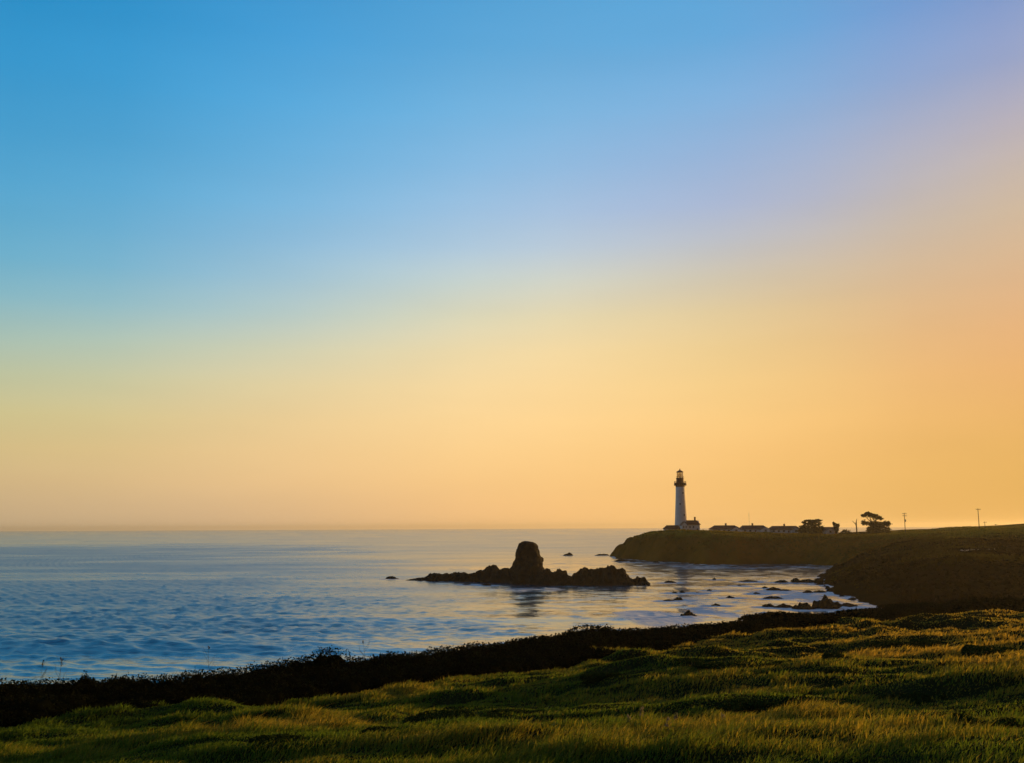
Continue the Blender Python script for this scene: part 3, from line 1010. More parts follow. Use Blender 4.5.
# ------------------------------------------------------------------ sea stack
def build_stack():
    prof = [(404, 580.3), (412, 577.9), (423, 577.7), (428, 575.5), (440, 574.3), (444.5, 572.6), (450.4, 572), (455, 573.8), (459, 573.6), (464.5, 571.2), (470, 573.2), (479.7, 572),
            (484, 568.5), (489, 566.0), (495, 565.8), (499.6, 570.8), (505.5, 569.6), (511, 568.5), (520, 567), (540, 567), (544, 569.6), (546.4, 568.2), (550.4, 572), (554, 573.5), (556.6, 571.2),
            (559.8, 570.2), (563, 572), (567.7, 572.8), (568.6, 576.7), (573, 576.2), (574.6, 572.8), (583.4, 568.3), (590.5, 570), (596.3, 570.8), (601, 569), (607, 567.3),
            (612.7, 565.8), (621, 567.2), (625.6, 570.2), (629, 575), (636, 579.8), (639.7, 577.9), (646.7, 579), (651, 583.4)]
    base = [(404, 580.8), (500, 583.0), (545, 585.6), (620, 585.8), (651, 585.2)]
    st = 0.28
    c0, c1 = water(404, 580.8), water(651, 585.2)
    PX = np.linspace(402, 653, 420)
    zt, bx, by = [], [], []
    for p in PX:
        yb = np.interp(p, [b[0] for b in base], [b[1] for b in base])
        w = water(p, yb)
        yt = np.interp(p, [q[0] for q in prof], [q[1] for q in prof])
        D = w.y + 3.0
        zt.append(max(-0.6, at(p, yt, D).z) if 404 <= p <= 651 else -1.0)
        bx.append(w.x); by.append(w.y)
    zt, bx, by = map(np.array, (zt, bx, by))
    zt = zt + np.clip(zt / 2, 0, 1) * (0.35 * fbm(bx / 1.3, bx * 0 + 5, octaves=3) + 0.3 * np.floor(2 * vnoise(bx / 2.1, bx * 0 + 1) + .5))
    V = []
    nv = 56
    tt = np.linspace(-1, 1, nv)
    cx = (bx)
    rows = []
    half = 3.0 + 0.75 * np.convolve(np.pad(zt, 15, 'edge'), np.ones(31) / 31, 'valid') + 1.3 * fbm(bx / 6, bx * 0 + 2.2, octaves=3)
    half = np.clip(half, 2.0, 12)
    X = np.repeat(bx[:, None], nv, 1)
    Y = by[:, None] + half[:, None] + tt[None] * half[:, None]
    prof2 = (1 - np.abs(tt) ** 3.2)[None] ** 0.8
    # crest wanders in depth and the flanks are blocky
    rid = 1 - 0.45 * np.abs(fbm(X / 2.6, Y / 2.6, octaves=4)) * (np.abs(tt)[None] ** 0.3)
    blocks = 0.75 + 0.25 * (vnoise(X / 3.5 + 5, Y / 2.5 + 8))
    edge = np.clip(np.abs(tt)[None] * 1.3, 0, 1)
    Z = zt[:, None] * prof2 * (rid * (1 - edge) + rid * blocks * edge) + (0.55 * fbm(X / 1.3, Y / 1.3, octaves=3) + 0.5 * np.floor(2.2 * vnoise(X / 1.7, Y / 1.4) + .5)) * np.clip(zt[:, None] / 2, 0, 1)
    # keep the crest line at full height somewhere in each column
    mx = Z.max(1)
    Z *= np.where(mx > 0.3, np.clip(zt, 0.05, None) / np.maximum(mx, 0.3), 1)[:, None]
    Z[:, 0] = -1.2; Z[:, -1] = -1.2
    Vr = np.stack([X, Y, Z], -1).reshape(-1, 3)
    Fr = grid_faces(len(PX), nv)[:, ::-1]
    # the tall stack, lofted from its outline
    LR = [(586, 509, 545.5), (578, 510, 545.2), (572, 510.8, 544.5), (566.5, 512.0, 543.9), (561, 513.8, 543.6), (558.6, 514.6, 542.4), (555.5, 515.4, 539.8), (550.7, 517, 538.5),
          (546, 518.6, 537.0), (543.4, 519.6, 534.8), (541.9, 521.2, 531.5), (541.2, 523.2, 528.6)]
    ly = np.array([q[0] for q in LR])[::-1]
    ll = np.array([q[1] for q in LR])[::-1]; lr = np.array([q[2] for q in LR])[::-1]
    D = by[np.argmin(abs(PX - 528))] + 7.0
    ys = np.linspace(586, 541.2, 80); ys = np.concatenate([[592], ys])
    nt_ = 96
    th = np.linspace(0, 2 * math.pi, nt_, endpoint=False)
    Vs = []
    for y in ys:
        a, b = at(np.interp(y, ly, ll), y, D), at(np.interp(y, ly, lr), y, D)
        c = (a + b) / 2; hx = (b.x - a.x) / 2
        hy = hx * 0.85
        ex = 2.6
        cx_, sy_ = np.cos(th), np.sin(th)
        den = (np.abs(cx_) ** ex + np.abs(sy_) ** ex) ** (1 / ex)
        Vs.append(np.stack([c.x + hx * cx_ / den, D + hy * sy_ / den, np.full(nt_, c.z)], -1))
    Vs = np.array(Vs)
    nx, ny, nz = Vs[..., 0], Vs[..., 1], Vs[..., 2]
    cxm = nx.mean(1, keepdims=True); cym = ny.mean(1, keepdims=True)
    k = 1 + 0.045 * fbm(nx / 2.2, ny / 2.2, nz / 4.0, octaves=4) - 0.05 * np.clip(0.18 - np.abs(vnoise(nx / 2.0 + 3, ny / 2.0, nz / 9.0)), 0, 1) * 5
    blk = np.floor(2.5 * vnoise(nx / 2.6 + 1, ny / 2.6, nz / 2.2 + 2) + .5) * 0.06 + np.floor(2.5 * vnoise(nx / 1.1, ny / 1.1 + 6, nz / 1.3) + .5) * 0.014
    k = k + blk
    nx2 = cxm + (nx - cxm) * k; ny2 = cym + (ny - cym) * (k + 0.06 * fbm(nx / 4, ny / 4, nz / 4 + 9, octaves=2))
    nz2 = nz + 0.15 * fbm(nx, ny, nz, octaves=2)
    Vs = np.stack([nx2, ny2, nz2], -1).reshape(-1, 3)
    f = []
    nr = len(ys)
    for i in range(nr - 1):
        for j in range(nt_):
            f.append((i * nt_ + j, i * nt_ + (j + 1) % nt_, (i + 1) * nt_ + (j + 1) % nt_, (i + 1) * nt_ + j))
    top = Vs[-nt_:].mean(0) + np.array([0, 0, .12])
    Vs = np.concatenate([Vs, top[None]])
    tri = [((nr - 1) * nt_ + j, (nr - 1) * nt_ + (j + 1) % nt_, len(Vs) - 1, len(Vs) - 1) for j in range(nt_)]
    me1 = npmesh('reef', Vr, Fr, False)
    # one mesh: join reef and stack through bmesh
    bm = bmesh.new(); bm.from_mesh(me1)
    vs = [bm.verts.new(v) for v in Vs]
    for q in f:
        bm.faces.new([vs[i] for i in q]).smooth = False
    for q in tri:
        bm.faces.new([vs[q[0]], vs[q[1]], vs[q[2]]]).smooth = True
    o = obj('sea_stack', bm, M_ROCK)
    tag(o, 'dark rocky islet with one tall blunt sea stack rising from a long low reef', 'sea stack')


build_stack()


def sea_rock(p0, p1, py, hpx, label, i):
    r = np.random.default_rng(900 + i)
    c = water((p0 + p1) / 2, py)
    W = (p1 - p0) / 2 / F * c.y
    H = hpx / F * c.y
    dep = W * r.uniform(.55, .85)
    bm = bmesh.new()
    bmesh.ops.create_icosphere(bm, subdivisions=4 if W > 1.2 else 3, radius=1)
    P = np.array([v.co for v in bm.verts])
    peak = r.uniform(-.35, .35)
    if 'triangular' in label: peak = 0.02
    if 'tallest' in label: peak = -0.02
    k = 1 + 0.34 * fbm(P[:, 0] * 1.6 + i * 3, P[:, 1] * 1.6, P[:, 2] * 1.6, octaves=4)
    X, Y = P[:, 0] * k, P[:, 1] * k
    sharp = 1.5 if ('triangular' in label or 'tallest' in label) else 0.75
    up = np.clip(1 - np.abs(X - peak) ** 1.0 / (1.15), 0.0, 1) ** sharp
    Z = np.where(P[:, 2] > 0, np.abs(P[:, 2]) ** .7 * (0.35 + 0.75 * up), P[:, 2]) + 0.36 * fbm(P[:, 0] * 2.9 + i, P[:, 1] * 2.6 + 4, P[:, 2] * 2.6, octaves=3)
    Z = np.where(Z > 0, Z / max(Z.max(), .1) * H, Z * min(H, 1.5))
    for v, x, y, z in zip(bm.verts, X, Y, Z):
        v.co = (x * W, y * dep, z)
    for f in bm.faces:
        f.smooth = W < 1.2
    o = obj('sea_rock', bm, M_ROCK)
    o.location = (c.x, c.y + dep * .6, 0.02)
    tag(o, label, 'rock', 'rocks in the bay')


for i, r_ in enumerate(ROCKS):
    sea_rock(*r_, i)


for i in range(16):
    q = i / 15
    px = float(np.interp(q, [0, .25, .5, .75, 1], [835, 823, 821, 831, 862])) + random.uniform(-3.5, 2)
    py = float(np.interp(q, [0, .25, .5, .75, 1], [567.5, 576.5, 584, 592, 602])) + random.uniform(-.6, .8)
    w = random.uniform(4, 9)
    sea_rock(px - w / 2, px + w / 2, py, w * random.uniform(.32, .6), 'small dark boulder fallen at the foot of the near headland', 60 + i)

# ------------------------------------------------------------------ lighthouse
def build_lighthouse():
    Y = 612.0
    s = Y / F                                    # metres per pixel there
    base = at(681.6, 530.5, Y); base.z = gz(base.x, Y) - .3
    z = lambda py: at(680.5, py, Y).z - base.z
    t = empty('lighthouse', base)
    tag(t, 'tall white tapering lighthouse tower with dark iron gallery and lantern', 'lighthouse')
    bm = bmesh.new()
    r0, r1 = 6.7 * s, 4.6 * s
    z0, z1 = z(527.5), z(486.9)
    prof = [(r0 * 1.16, 0), (r0 * 1.16, 1.2), (r0 * 1.02, 1.7)]
    for k in range(13):
        q = k / 12
        prof.append((r0 + (r1 - r0) * (1 - (1 - q) ** 1.25), z0 + (z1 - z0) * q))
    lathe(bm, prof, 40)
    for f in bm.faces: f.smooth = True
    obj('tower', bm, M_WHITE, t)
    bm = bmesh.new()
    lathe(bm, [(r1 * 1.03, z1), (r1 * 1.05, z1 + .25), (r1 * 1.02, z1 + .4), (r1 * 1.02, z(484.4)), (r1 * 1.18, z(483.6)), (r1 * 1.22, z(483.4))], 40)
    for k in range(16):
        a = 2 * math.pi * k / 16
        M = Matrix.Rotation(a, 4, 'Z')
        box(bm, (r1 * 1.0, -.12, z(485.6)), (r1 * 1.34, .12, z(483.5)), M)
    obj('corbel_band', bm, M_IRON, t)
    bm = bmesh.new()
    gzz = z(483.2)
    lathe(bm, [(6.0 * s, gzz - .1), (6.0 * s, gzz + .14), (3.4 * s, gzz + .15)], 40)
    g = obj('gallery', bm, M_IRON, t)
    bm = bmesh.new()
    for k in range(28):
        a = 2 * math.pi * k / 28
        x, y = 5.8 * s * math.cos(a), 5.8 * s * math.sin(a)
        tube(bm, [(x, y, gzz + .1), (x, y, gzz + 1.15)], [.05, .05], 5)
    for h in (.6, 1.15):
        ring = [(5.8 * s * math.cos(2 * math.pi * k / 40), 5.8 * s * math.sin(2 * math.pi * k / 40), gzz + h) for k in range(41)]
        tube(bm, ring, [.045] * 41, 5)
    obj('railing', bm, M_IRON, g)
    bm = bmesh.new()
    lathe(bm, [(3.85 * s, gzz + .1), (3.85 * s, z(478.6)), (4.0 * s, z(478.5)), (4.0 * s, z(478.0))], 32)
    obj('watch_room', bm, M_IRON, t)
    g2 = bmesh.new()
    zl = z(478.0)
    for k in range(20):
        a = 2 * math.pi * k / 20
        x, y = 3.85 * s * math.cos(a), 3.85 * s * math.sin(a)
        tube(g2, [(x, y, zl), (x, y, zl + .95)], [.035, .035], 4)
    ring = [(3.85 * s * math.cos(2 * math.pi * k / 32), 3.85 * s * math.sin(2 * math.pi * k / 32), zl + .95) for k in range(33)]
    tube(g2, ring, [.035] * 33, 4)
    obj('lantern_railing', g2, M_IRON, t)
    bm = bmesh.new()
    lathe(bm, [(3.0 * s, zl), (3.0 * s, z(472.2))], 16)
    ln = obj('lantern_room', bm, M_GLASS, t)
    bm = bmesh.new()
    for k in range(16):
        a = 2 * math.pi * k / 16
        x, y = 3.05 * s * math.cos(a), 3.05 * s * math.sin(a)
        tube(bm, [(x, y, zl), (x, y, z(472.2))], [.06, .06], 4)
    for h in (0.02, .35, .66, .98):
        zz = zl + (z(472.2) - zl) * h
        ring = [(3.05 * s * math.cos(2 * math.pi * k / 32), 3.05 * s * math.sin(2 * math.pi * k / 32), zz) for k in range(33)]
        tube(bm, ring, [.05] * 33, 4)
    obj('glazing_bars', bm, M_IRON, ln)
    bm = bmesh.new()
    lathe(bm, [(.35, zl + .05), (.75, zl + .6), (.9, zl + 1.4), (.75, zl + 2.2), (.3, zl + 2.7)], 16)
    obj('lens', bm, M_GLASS, ln)
    bm = bmesh.new()
    lathe(bm, [(3.55 * s, z(472.4)), (3.5 * s, z(471.7)), (2.2 * s, z(470.9)), (.9 * s, z(470.2)), (.45 * s, z(470.0))], 24)
    rf = obj('roof', bm, M_IRON, t)
    bm = bmesh.new()
    lathe(bm, [(.1, z(470.1)), (.32, z(469.8)), (.38, z(469.4)), (.22, z(469.0)), (.05, z(468.7)), (.03, z(468.0))], 12)
    obj('finial', bm, M_IRON, rf)
    for py, da in ((494, .12), (505, -.1), (516, .12)):
        bm = bmesh.new()
        q = (z(py) - z0) / (z1 - z0)
        r = r0 + (r1 - r0) * (1 - (1 - q) ** 1.25)
        M = Matrix.Rotation(-math.pi / 2 + da * 3, 4, 'Z')
        box(bm, (r - .4, -.30, z(py)), (r + .03, .30, z(py) + 1.1), M)
        w = obj('window', bm, M_WINDOW, t)
        bm = bmesh.new()
        box(bm, (r - .4, -.5, z(py) + 1.12), (r + .12, .5, z(py) + 1.34), M)
        obj('lintel', bm, M_WHITE, w)


build_lighthouse()


def gable_body(bm, x0, x1, y0, y1, zb, ze, zr, axis='x'):
    """closed wall body with gable ends; ridge runs along the axis"""
    if axis == 'x':
        ym = (y0 + y1) / 2
        P = [(x0, y0, zb), (x0, y1, zb), (x0, y1, ze), (x0, ym, zr), (x0, y0, ze)]
        Q = [(x1, b, c) for a, b, c in P]
    else:
        xm = (x0 + x1) / 2
        P = [(x0, y0, zb), (x1, y0, zb), (x1, y0, ze), (xm, y0, zr), (x0, y0, ze)]
        Q = [(a, y1, c) for a, b, c in P]
    p = [bm.verts.new(v) for v in P]; q = [bm.verts.new(v) for v in Q]
    bm.faces.new(p); bm.faces.new(q[::-1])
    for i in range(5):
        j = (i + 1) % 5
        bm.faces.new((p[j], p[i], q[i], q[j]))


def gable_roof(bm, x0, x1, y0, y1, ze, zr, axis='x', th=.16, oh=.35):
    """two sloping slabs over a gable body"""
    if axis == 'x':
        ym = (y0 + y1) / 2
        for s, ye in ((1, y0), (-1, y1)):
            yo = ye - s * oh
            zo = ze - (zr - ze) * oh / abs(ym - ye)
            A = [(x0 - oh, yo, zo + .02), (x1 + oh, yo, zo + .02), (x1 + oh, ym, zr + .02), (x0 - oh, ym, zr + .02)]
            lo = [bm.verts.new(v) for v in A]; hi = [bm.verts.new((a, b, c + th)) for a, b, c in A]
            bm.faces.new(lo[::-1]); bm.faces.new(hi)
            for i in range(4):
                bm.faces.new((lo[i], lo[(i + 1) % 4], hi[(i + 1) % 4], hi[i]))
    else:
        xm = (x0 + x1) / 2
        for s, xe in ((1, x0), (-1, x1)):
            xo = xe - s * oh
            zo = ze - (zr - ze) * oh / abs(xm - xe)
            A = [(xo, y0 - oh, zo + .02), (xo, y1 + oh, zo + .02), (xm, y1 + oh, zr + .02), (xm, y0 - oh, zr + .02)]
            lo = [bm.verts.new(v) for v in A]; hi = [bm.verts.new((a, b, c + th)) for a, b, c in A]
            bm.faces.new(lo); bm.faces.new(hi[::-1])
            for i in range(4):
                bm.faces.new((lo[i], lo[(i + 1) % 4], hi[(i + 1) % 4], hi[i]))


def hip_roof(bm, x0, x1, y0, y1, ze, zr, rx0, rx1, oh=.45):
    ym = (y0 + y1) / 2
    e = [bm.verts.new(v) for v in ((x0 - oh, y0 - oh, ze), (x1 + oh, y0 - oh, ze), (x1 + oh, y1 + oh, ze), (x0 - oh, y1 + oh, ze))]
    e2 = [bm.verts.new((v.co.x, v.co.y, ze + .18)) for v in e]
    a, b = bm.verts.new((rx0, ym, zr)), bm.verts.new((rx1, ym, zr))
    bm.faces.new(e[::-1])
    for i in range(4):
        bm.faces.new((e[i], e[(i + 1) % 4], e2[(i + 1) % 4], e2[i]))
    bm.faces.new((e2[0], e2[1], b, a)); bm.faces.new((e2[1], e2[2], b)); bm.faces.new((e2[2], e2[3], a, b)); bm.faces.new((e2[3], e2[0], a))


def window_part(t, xc, y, zc, w=.9, h=1.1, name='window'):
    bm = bmesh.new(); box(bm, (xc - w / 2, y - .03, zc - h / 2), (xc + w / 2, y + .05, zc + h / 2))
    o = obj(name, bm, M_WINDOW, t)
    bm = bmesh.new()
    box(bm, (xc - w / 2 - .12, y - .07, zc - h / 2 - .12), (xc + w / 2 + .12, y + .03, zc - h / 2 - .005))
    box(bm, (xc - w / 2 - .12, y - .07, zc + h / 2 + .005), (xc + w / 2 + .12, y + .03, zc + h / 2 + .12))
    for s in (-1, 1):
        xa, xb = sorted((xc + s * (w / 2 + .005), xc + s * (w / 2 + .12)))
        box(bm, (xa, y - .07, zc - h / 2), (xb, y + .03, zc + h / 2))
    box(bm, (xc - .03, y - .06, zc - h / 2), (xc + .03, y - .032, zc + h / 2))
    obj('frame', bm, M_FENCE, o)


def build_fog_building():
    Y = 604.0
    org = at(690, 530.5, Y)
    g = min(gz(org.x + dx, Y) for dx in (-5, 0, 5, 8)) - .3
    t = empty('fog_signal_building', (org.x, Y, g))
    tag(t, 'white building with red-brown roof and chimney beside the lighthouse tower', 'building')
    X = lambda px: at(px, 528, Y).x - org.x
    Z = lambda py: at(690, py, Y).z - g
    x0, x1 = X(686.8), X(699.8)
    bm = bmesh.new(); gable_body(bm, x0, x1, 0, 7, 0, Z(524.6), Z(520.5), 'x'); obj('wall', bm, M_WALL, t)
    bm = bmesh.new(); hip_roof(bm, x0, x1, 0, 7, Z(524.8), Z(520.2), X(687.5), X(697.6), .6)
    r = obj('roof', bm, M_ROOF, t)
    bm = bmesh.new()
    box(bm, (X(695.4), 3.0, Z(522)), (X(696.9), 3.9, Z(517.3))); box(bm, (X(695.2), 2.9, Z(517.3)), (X(697.1), 4.0, Z(516.9)))
    obj('chimney', bm, M_BRICK, r)
    # gabled wing facing the bay
    wx0, wx1 = X(681.0), X(687.0)
    bm = bmesh.new(); gable_body(bm, wx0, wx1 - .02, -2.2, 4, 0, Z(525.2), Z(521.9), 'y'); w = obj('gable_wing', bm, M_WALL, t)
    bm = bmesh.new(); gable_roof(bm, wx0, wx1, -2.2, 4, Z(525.2), Z(521.9), 'y', .14, .25); obj('roof', bm, M_ROOF, w)
    for px in (683.1, 685.6):
        window_part(t, X(px), -2.2, Z(527.0), .62, 1.25)
    for px in (690.0, 693.5):
        window_part(t, X(px), 0, Z(527.0), .7, 1.1)
    bm = bmesh.new(); box(bm, (X(696.6), -.04, .2), (X(696.6) + .95, .05, 2.3)); obj('door', bm, M_IRON, t)


build_fog_building()


def build_oil_house():
    Y = 606.0
    org = at(670, 530.5, Y)
    g = min(gz(org.x + dx, Y + 2) for dx in (-4, 0, 4)) - .4
    t = empty('oil_house', (org.x, Y, g))
    tag(t, 'low outbuilding with long red-brown roof at the left foot of the lighthouse', 'building')
    X = lambda px: at(px, 528, Y).x - org.x
    Z = lambda py: at(670, py, Y).z - g
    bm = bmesh.new(); box(bm, (X(664.6), 0, 0), (X(680.0), 5, Z(529.0))); obj('wall', bm, M_WALL, t)
    bm = bmesh.new(); hip_roof(bm, X(664.6), X(680.0), 0, 5, Z(529.0), Z(525.2), X(667.2), X(679.0), .5); obj('roof', bm, M_ROOF, t)
    for px in (669, 675):
        window_part(t, X(px), 0, Z(529.9), .7, .6)


build_oil_house()


def cottage(e0, e1, r0, r1, yr, ye, yb, Y, gable, chim, label, seed):
    org = at((e0 + e1) / 2, yb, Y)
    g = min(gz(org.x + dx, Y + dy) for dx in (-8, 0, 8) for dy in (0, 8)) - .3
    t = empty('cottage', (org.x, Y, g))
    tag(t, label, 'house', 'cottages on the lighthouse promontory')
    X = lambda px: at(px, 528, Y).x - org.x
    Z = lambda py: at((e0 + e1) / 2, py, Y).z - g
    bm = bmesh.new(); box(bm, (X(e0) + .5, 0, 0), (X(e1) - .5, 8.5, Z(ye))); obj('wall', bm, M_WALL, t)
    bm = bmesh.new(); hip_roof(bm, X(e0) + .5, X(e1) - .5, 0, 8.5, Z(ye), Z(yr), X(r0), X(r1), .5); rf = obj('roof', bm, M_ROOF, t)
    if chim:
        bm = bmesh.new()
        box(bm, (X(chim) - .42, 3.8, Z(yr) - 1.0), (X(chim) + .42, 4.7, Z(yr) + 1.05)); box(bm, (X(chim) - .52, 3.7, Z(yr) + 1.05), (X(chim) + .52, 4.8, Z(yr) + 1.22))
        obj('chimney', bm, M_BRICK, rf)
    lo, hi = e0 + 1.5, e1 - 1.5
    if gable:
        ga, gb = gable
        zr = Z(yr + 1.6)
        bm = bmesh.new(); gable_body(bm, X(ga), X(gb), -2.6, 4, 0, Z(ye + .2), zr, 'y'); w = obj('gable_wing', bm, M_WALL, t)
        bm = bmesh.new(); gable_roof(bm, X(ga), X(gb), -2.6, 4, Z(ye + .2), zr, 'y', .14, .3); obj('roof', bm, M_ROOF, w)
        window_part(t, (X(ga) + X(gb)) / 2, -2.6, Z(ye) - .9, 1.2, 1.2)
    n = max(2, int((e1 - e0) / 5))
    xs = [X(e0) + .5 + (X(e1) - X(e0) - 1) * (k + .5) / n for k in range(n)]
    door_done = False
    for x in xs:
        if gable and X(gable[0]) - .9 < x < X(gable[1]) + .9:
            continue
        if not door_done and x > 0:
            bm = bmesh.new(); box(bm, (x - .48, -.04, .35), (x + .48, .05, min(2.4, Z(ye) - .25))); obj('door', bm, M_IRON, t)
            door_done = True
        else:
            window_part(t, x, 0, Z(ye) - .95, 1.1, 1.05)


cottage(711.0, 742.0, 716, 736, 525.3, 529.2, 533.2, 600, (731, 739.5), 727.4, 'white cottage with long brown hip roof, nearest to the lighthouse', 1)
cottage(741.5, 769.5, 744, 765, 525.3, 529.2, 533.8, 606, (760, 769), 754.2, 'white cottage with bright gable wing, second from the lighthouse, beside the mast', 2)
cottage(770.3, 802.0, 773.8, 798, 525.9, 529.6, 534.3, 606, (790.5, 799), 786.2, 'white cottage with brown hip roof just left of the domed cypress', 3)
cottage(820.0, 839.0, 823, 835.5, 527.0, 530.2, 535.3, 602, (825, 833), None, 'small white cottage half hidden between the domed cypress and a leaning tree', 4)


def mast():
    p = at(749.6, 533, 618)
    g = gz(p.x, p.y)
    t = empty('antenna_mast', (p.x, p.y, g))
    tag(t, 'thin tall antenna mast rising behind the cottage roofs', 'mast')
    H = at(749.6, 512.3, 618).z - g
    bm = bmesh.new(); tube(bm, [(0, 0, 0), (0, 0, H * .6), (0, 0, H)], [.10, .08, .05], 6); obj('pole', bm, M_STEEL, t)
    for k, h in enumerate((.82, .9, .97)):
        bm = bmesh.new(); tube(bm, [(-.5 + .1 * k, 0, H * h), (.5 - .1 * k, 0, H * h)], [.03, .03], 4)
        obj('antenna_arm', bm, M_STEEL, t)


mast()


def fence():
    pts_ = [(706, 592), (722, 590), (740, 590), (757, 592), (775, 594), (790, 596)]
    P = []
    for px, Y in pts_:
        x = (px - 512) / F * Y * 1.0
        P.append(Vector((x, Y, gz(x, Y))))
    t = empty('picket_fence', P[0])
    tag(t, 'long low white picket fence along the cliff top before the cottages', 'fence')
    pick, rail = bmesh.new(), bmesh.new()
    posts = []
    for a, b in zip(P, P[1:]):
        L_ = (b - a).length
        n = int(L_ / 2.4)
        for k in range(n):
            p = a.lerp(b, k / n); p.z = gz(p.x, p.y)
            q = a.lerp(b, (k + 1) / n); q.z = gz(q.x, q.y)
            posts.append(p - P[0])
            for h in (.35, .85):
                tube(rail, [p - P[0] + Vector((0, .04, h)), q - P[0] + Vector((0, .04, h))], [.04, .04], 4)
            for j in range(12):
                m = p.lerp(q, (j + .5) / 12) - P[0]
                box(pick, (m.x - .05, m.y - .03, m.z + .08), (m.x + .05, m.y - .005, m.z + 1.0))
    obj('pickets', pick, M_FENCE, t)
    obj('rail', rail, M_FENCE, t)
    for p in posts:
        bm = bmesh.new(); box(bm, (p.x - .07, p.y - .0, p.z - .3), (p.x + .07, p.y + .14, p.z + 1.15))
        obj('post', bm, M_FENCE, t)


fence()


# ------------------------------------------------------------------ trees
def crown_mesh(lobes, org, seed, leaf=.55, dens=1.0, col=(.030, .032, .012)):
    r = np.random.default_rng(seed)
    V, Cc = [], []
    for (cx, cy, cz, rx, ry, rz) in lobes:
        n = int(dens * 70 * (rx * ry + ry * rz + rx * rz)) + 40
        d = r.normal(0, 1, (n, 3)); d /= np.linalg.norm(d, axis=1)[:, None]
        rad = r.uniform(0.2, 1.0, n) ** .5 * (1 + .45 * vnoise(d[:, 0] * 2.2 + seed, d[:, 1] * 2.2, d[:, 2] * 2.2 + cx))
        p = np.array((cx, cy, cz)) + d * rad[:, None] * np.array((rx, ry, rz))
        hole = vnoise(p[:, 0] / 1.1, p[:, 1] / 1.1, p[:, 2] / .8 + seed) > -0.15
        p = p[hole]; n = len(p)
        a = r.normal(0, 1, (n, 3)); a[:, 2] *= .6; a /= np.linalg.norm(a, axis=1)[:, None]
        b = np.cross(a, r.normal(0, 1, (n, 3))); b /= np.linalg.norm(b, axis=1)[:, None] + 1e-9
        s = leaf * r.uniform(.5, 1.3, n)[:, None]
        V.append(np.stack([p - a * s, p + b * s * .5, p + a * s, p - b * s * .5], 1).reshape(-1, 3))
        Cc.append(np.repeat(np.array(col)[None] * r.uniform(.6, 1.6, (n, 1)), 4, 0))
    V = np.concatenate(V); Cc = np.concatenate(Cc)
    return npmesh('crown', V, np.arange(len(V)).reshape(-1, 4), False, Cc)


def tree(name, px, Y, lobes_px, limbs_px, label, cat, seed, leaf=.5, dens=1.0, group=None, base_py=535):
    """lobes: (px,py,half width px,half height px,depth offset m); limbs: lists of (px,py,radius m)"""
    b = at(px, base_py, Y)
    g = gz(b.x, Y) - .15
    t = empty(name, (b.x, Y, g))
    tag(t, label, cat, group)
    s = Y / F
    if limbs_px:
        bm = bmesh.new()
        for l in limbs_px:
            P = [Vector((at(a, c, Y).x - b.x, (i * .35 if i else 0), at(a, c, Y).z - g)) for i, (a, c, r) in enumerate(l)]
            tube(bm, P, [q[2] for q in l], 7)
        obj('trunk', bm, M_BARK, t)
    L_ = []
    for (a, c, hw, hh, dy) in lobes_px:
        q = at(a, c, Y)
        L_.append((q.x - b.x, dy, q.z - g, hw * s, hw * s * .8, hh * s))
    if L_:
        obj('crown', crown_mesh(L_, None, seed, leaf, dens), M_CYP, t)
    return t


tree('cypress_tree', 811, 596, [(811, 531.5, 10.5, 3.6, 0), (806, 527.5, 5.5, 3, 1), (816.5, 527.2, 6, 3.4, -1), (812.5, 523.4, 7.2, 2.0, 0), (809, 520.9, 4.5, 1.1, .5), (816.5, 520.5, 4.5, 1.1, -.5), (804.5, 522.4, 2.6, 1.0, 0), (820.5, 529.5, 3.5, 3, 1), (801.5, 531.5, 3.5, 3, 0)],
     [[(811, 536, .55), (811, 530, .45), (812, 524, .2)], [(811, 532, .35), (807, 527, .18)], [(811, 531, .35), (816, 526, .18)]],
     'broad domed cypress tree with a flat top between the cottages', 'tree', 11)
tree('pine_tree', 836, 598, [(836.5, 527.5, 3.0, 4.2, 0), (834.6, 524.6, 1.8, 2.2, 0), (837, 525.5, 2, 2.6, 0), (833.6, 523.0, 1.0, 1.0, 0)],
     [[(837, 536, .3), (836.5, 529, .22), (834.5, 523.5, .1)]], 'small ragged tree leaning left over the right end of the last cottage', 'tree', 12, .45)
tree('cypress_tree', 874, 572, [(864.0, 522.6, 2.9, 2.5, -.5), (864.5, 515.4, 4.0, 1.7, 0), (868.5, 514.2, 4.5, 1.9, 0), (873, 515.6, 4.5, 1.7, 0), (877.5, 517.6, 4.6, 1.6, 0), (880.8, 518.8, 2.4, 1.1, 0),
     (873, 524.5, 5.0, 3.8, 0), (878.5, 524.5, 5.0, 3.2, 1), (886.2, 523.6, 4.2, 2.6, 0), (889.0, 526.2, 2.2, 1.2, 0), (876, 529.5, 7.0, 4.6, 0), (883, 529.0, 6.0, 4.0, -1), (871, 530.5, 4.5, 3.6, 0), (887, 532.5, 4.0, 2.8, 0), (879, 533, 8, 3.0, 0)],
     [[(874, 537, .8), (873.5, 529, .6), (872, 522, .35), (869.5, 515, .15)], [(873.5, 527, .4), (868, 524.5, .22), (864.5, 522.8, .12)], [(873, 525, .4), (876.5, 520, .25), (879, 517.5, .12)],
      [(873.8, 530, .45), (880, 527, .3), (887, 523.5, .14)], [(872.3, 523, .25), (866.5, 517.5, .15), (864, 515.5, .08)]],
     'large windswept cypress with a flat slanting top and gaps under it', 'tree', 13, .5)
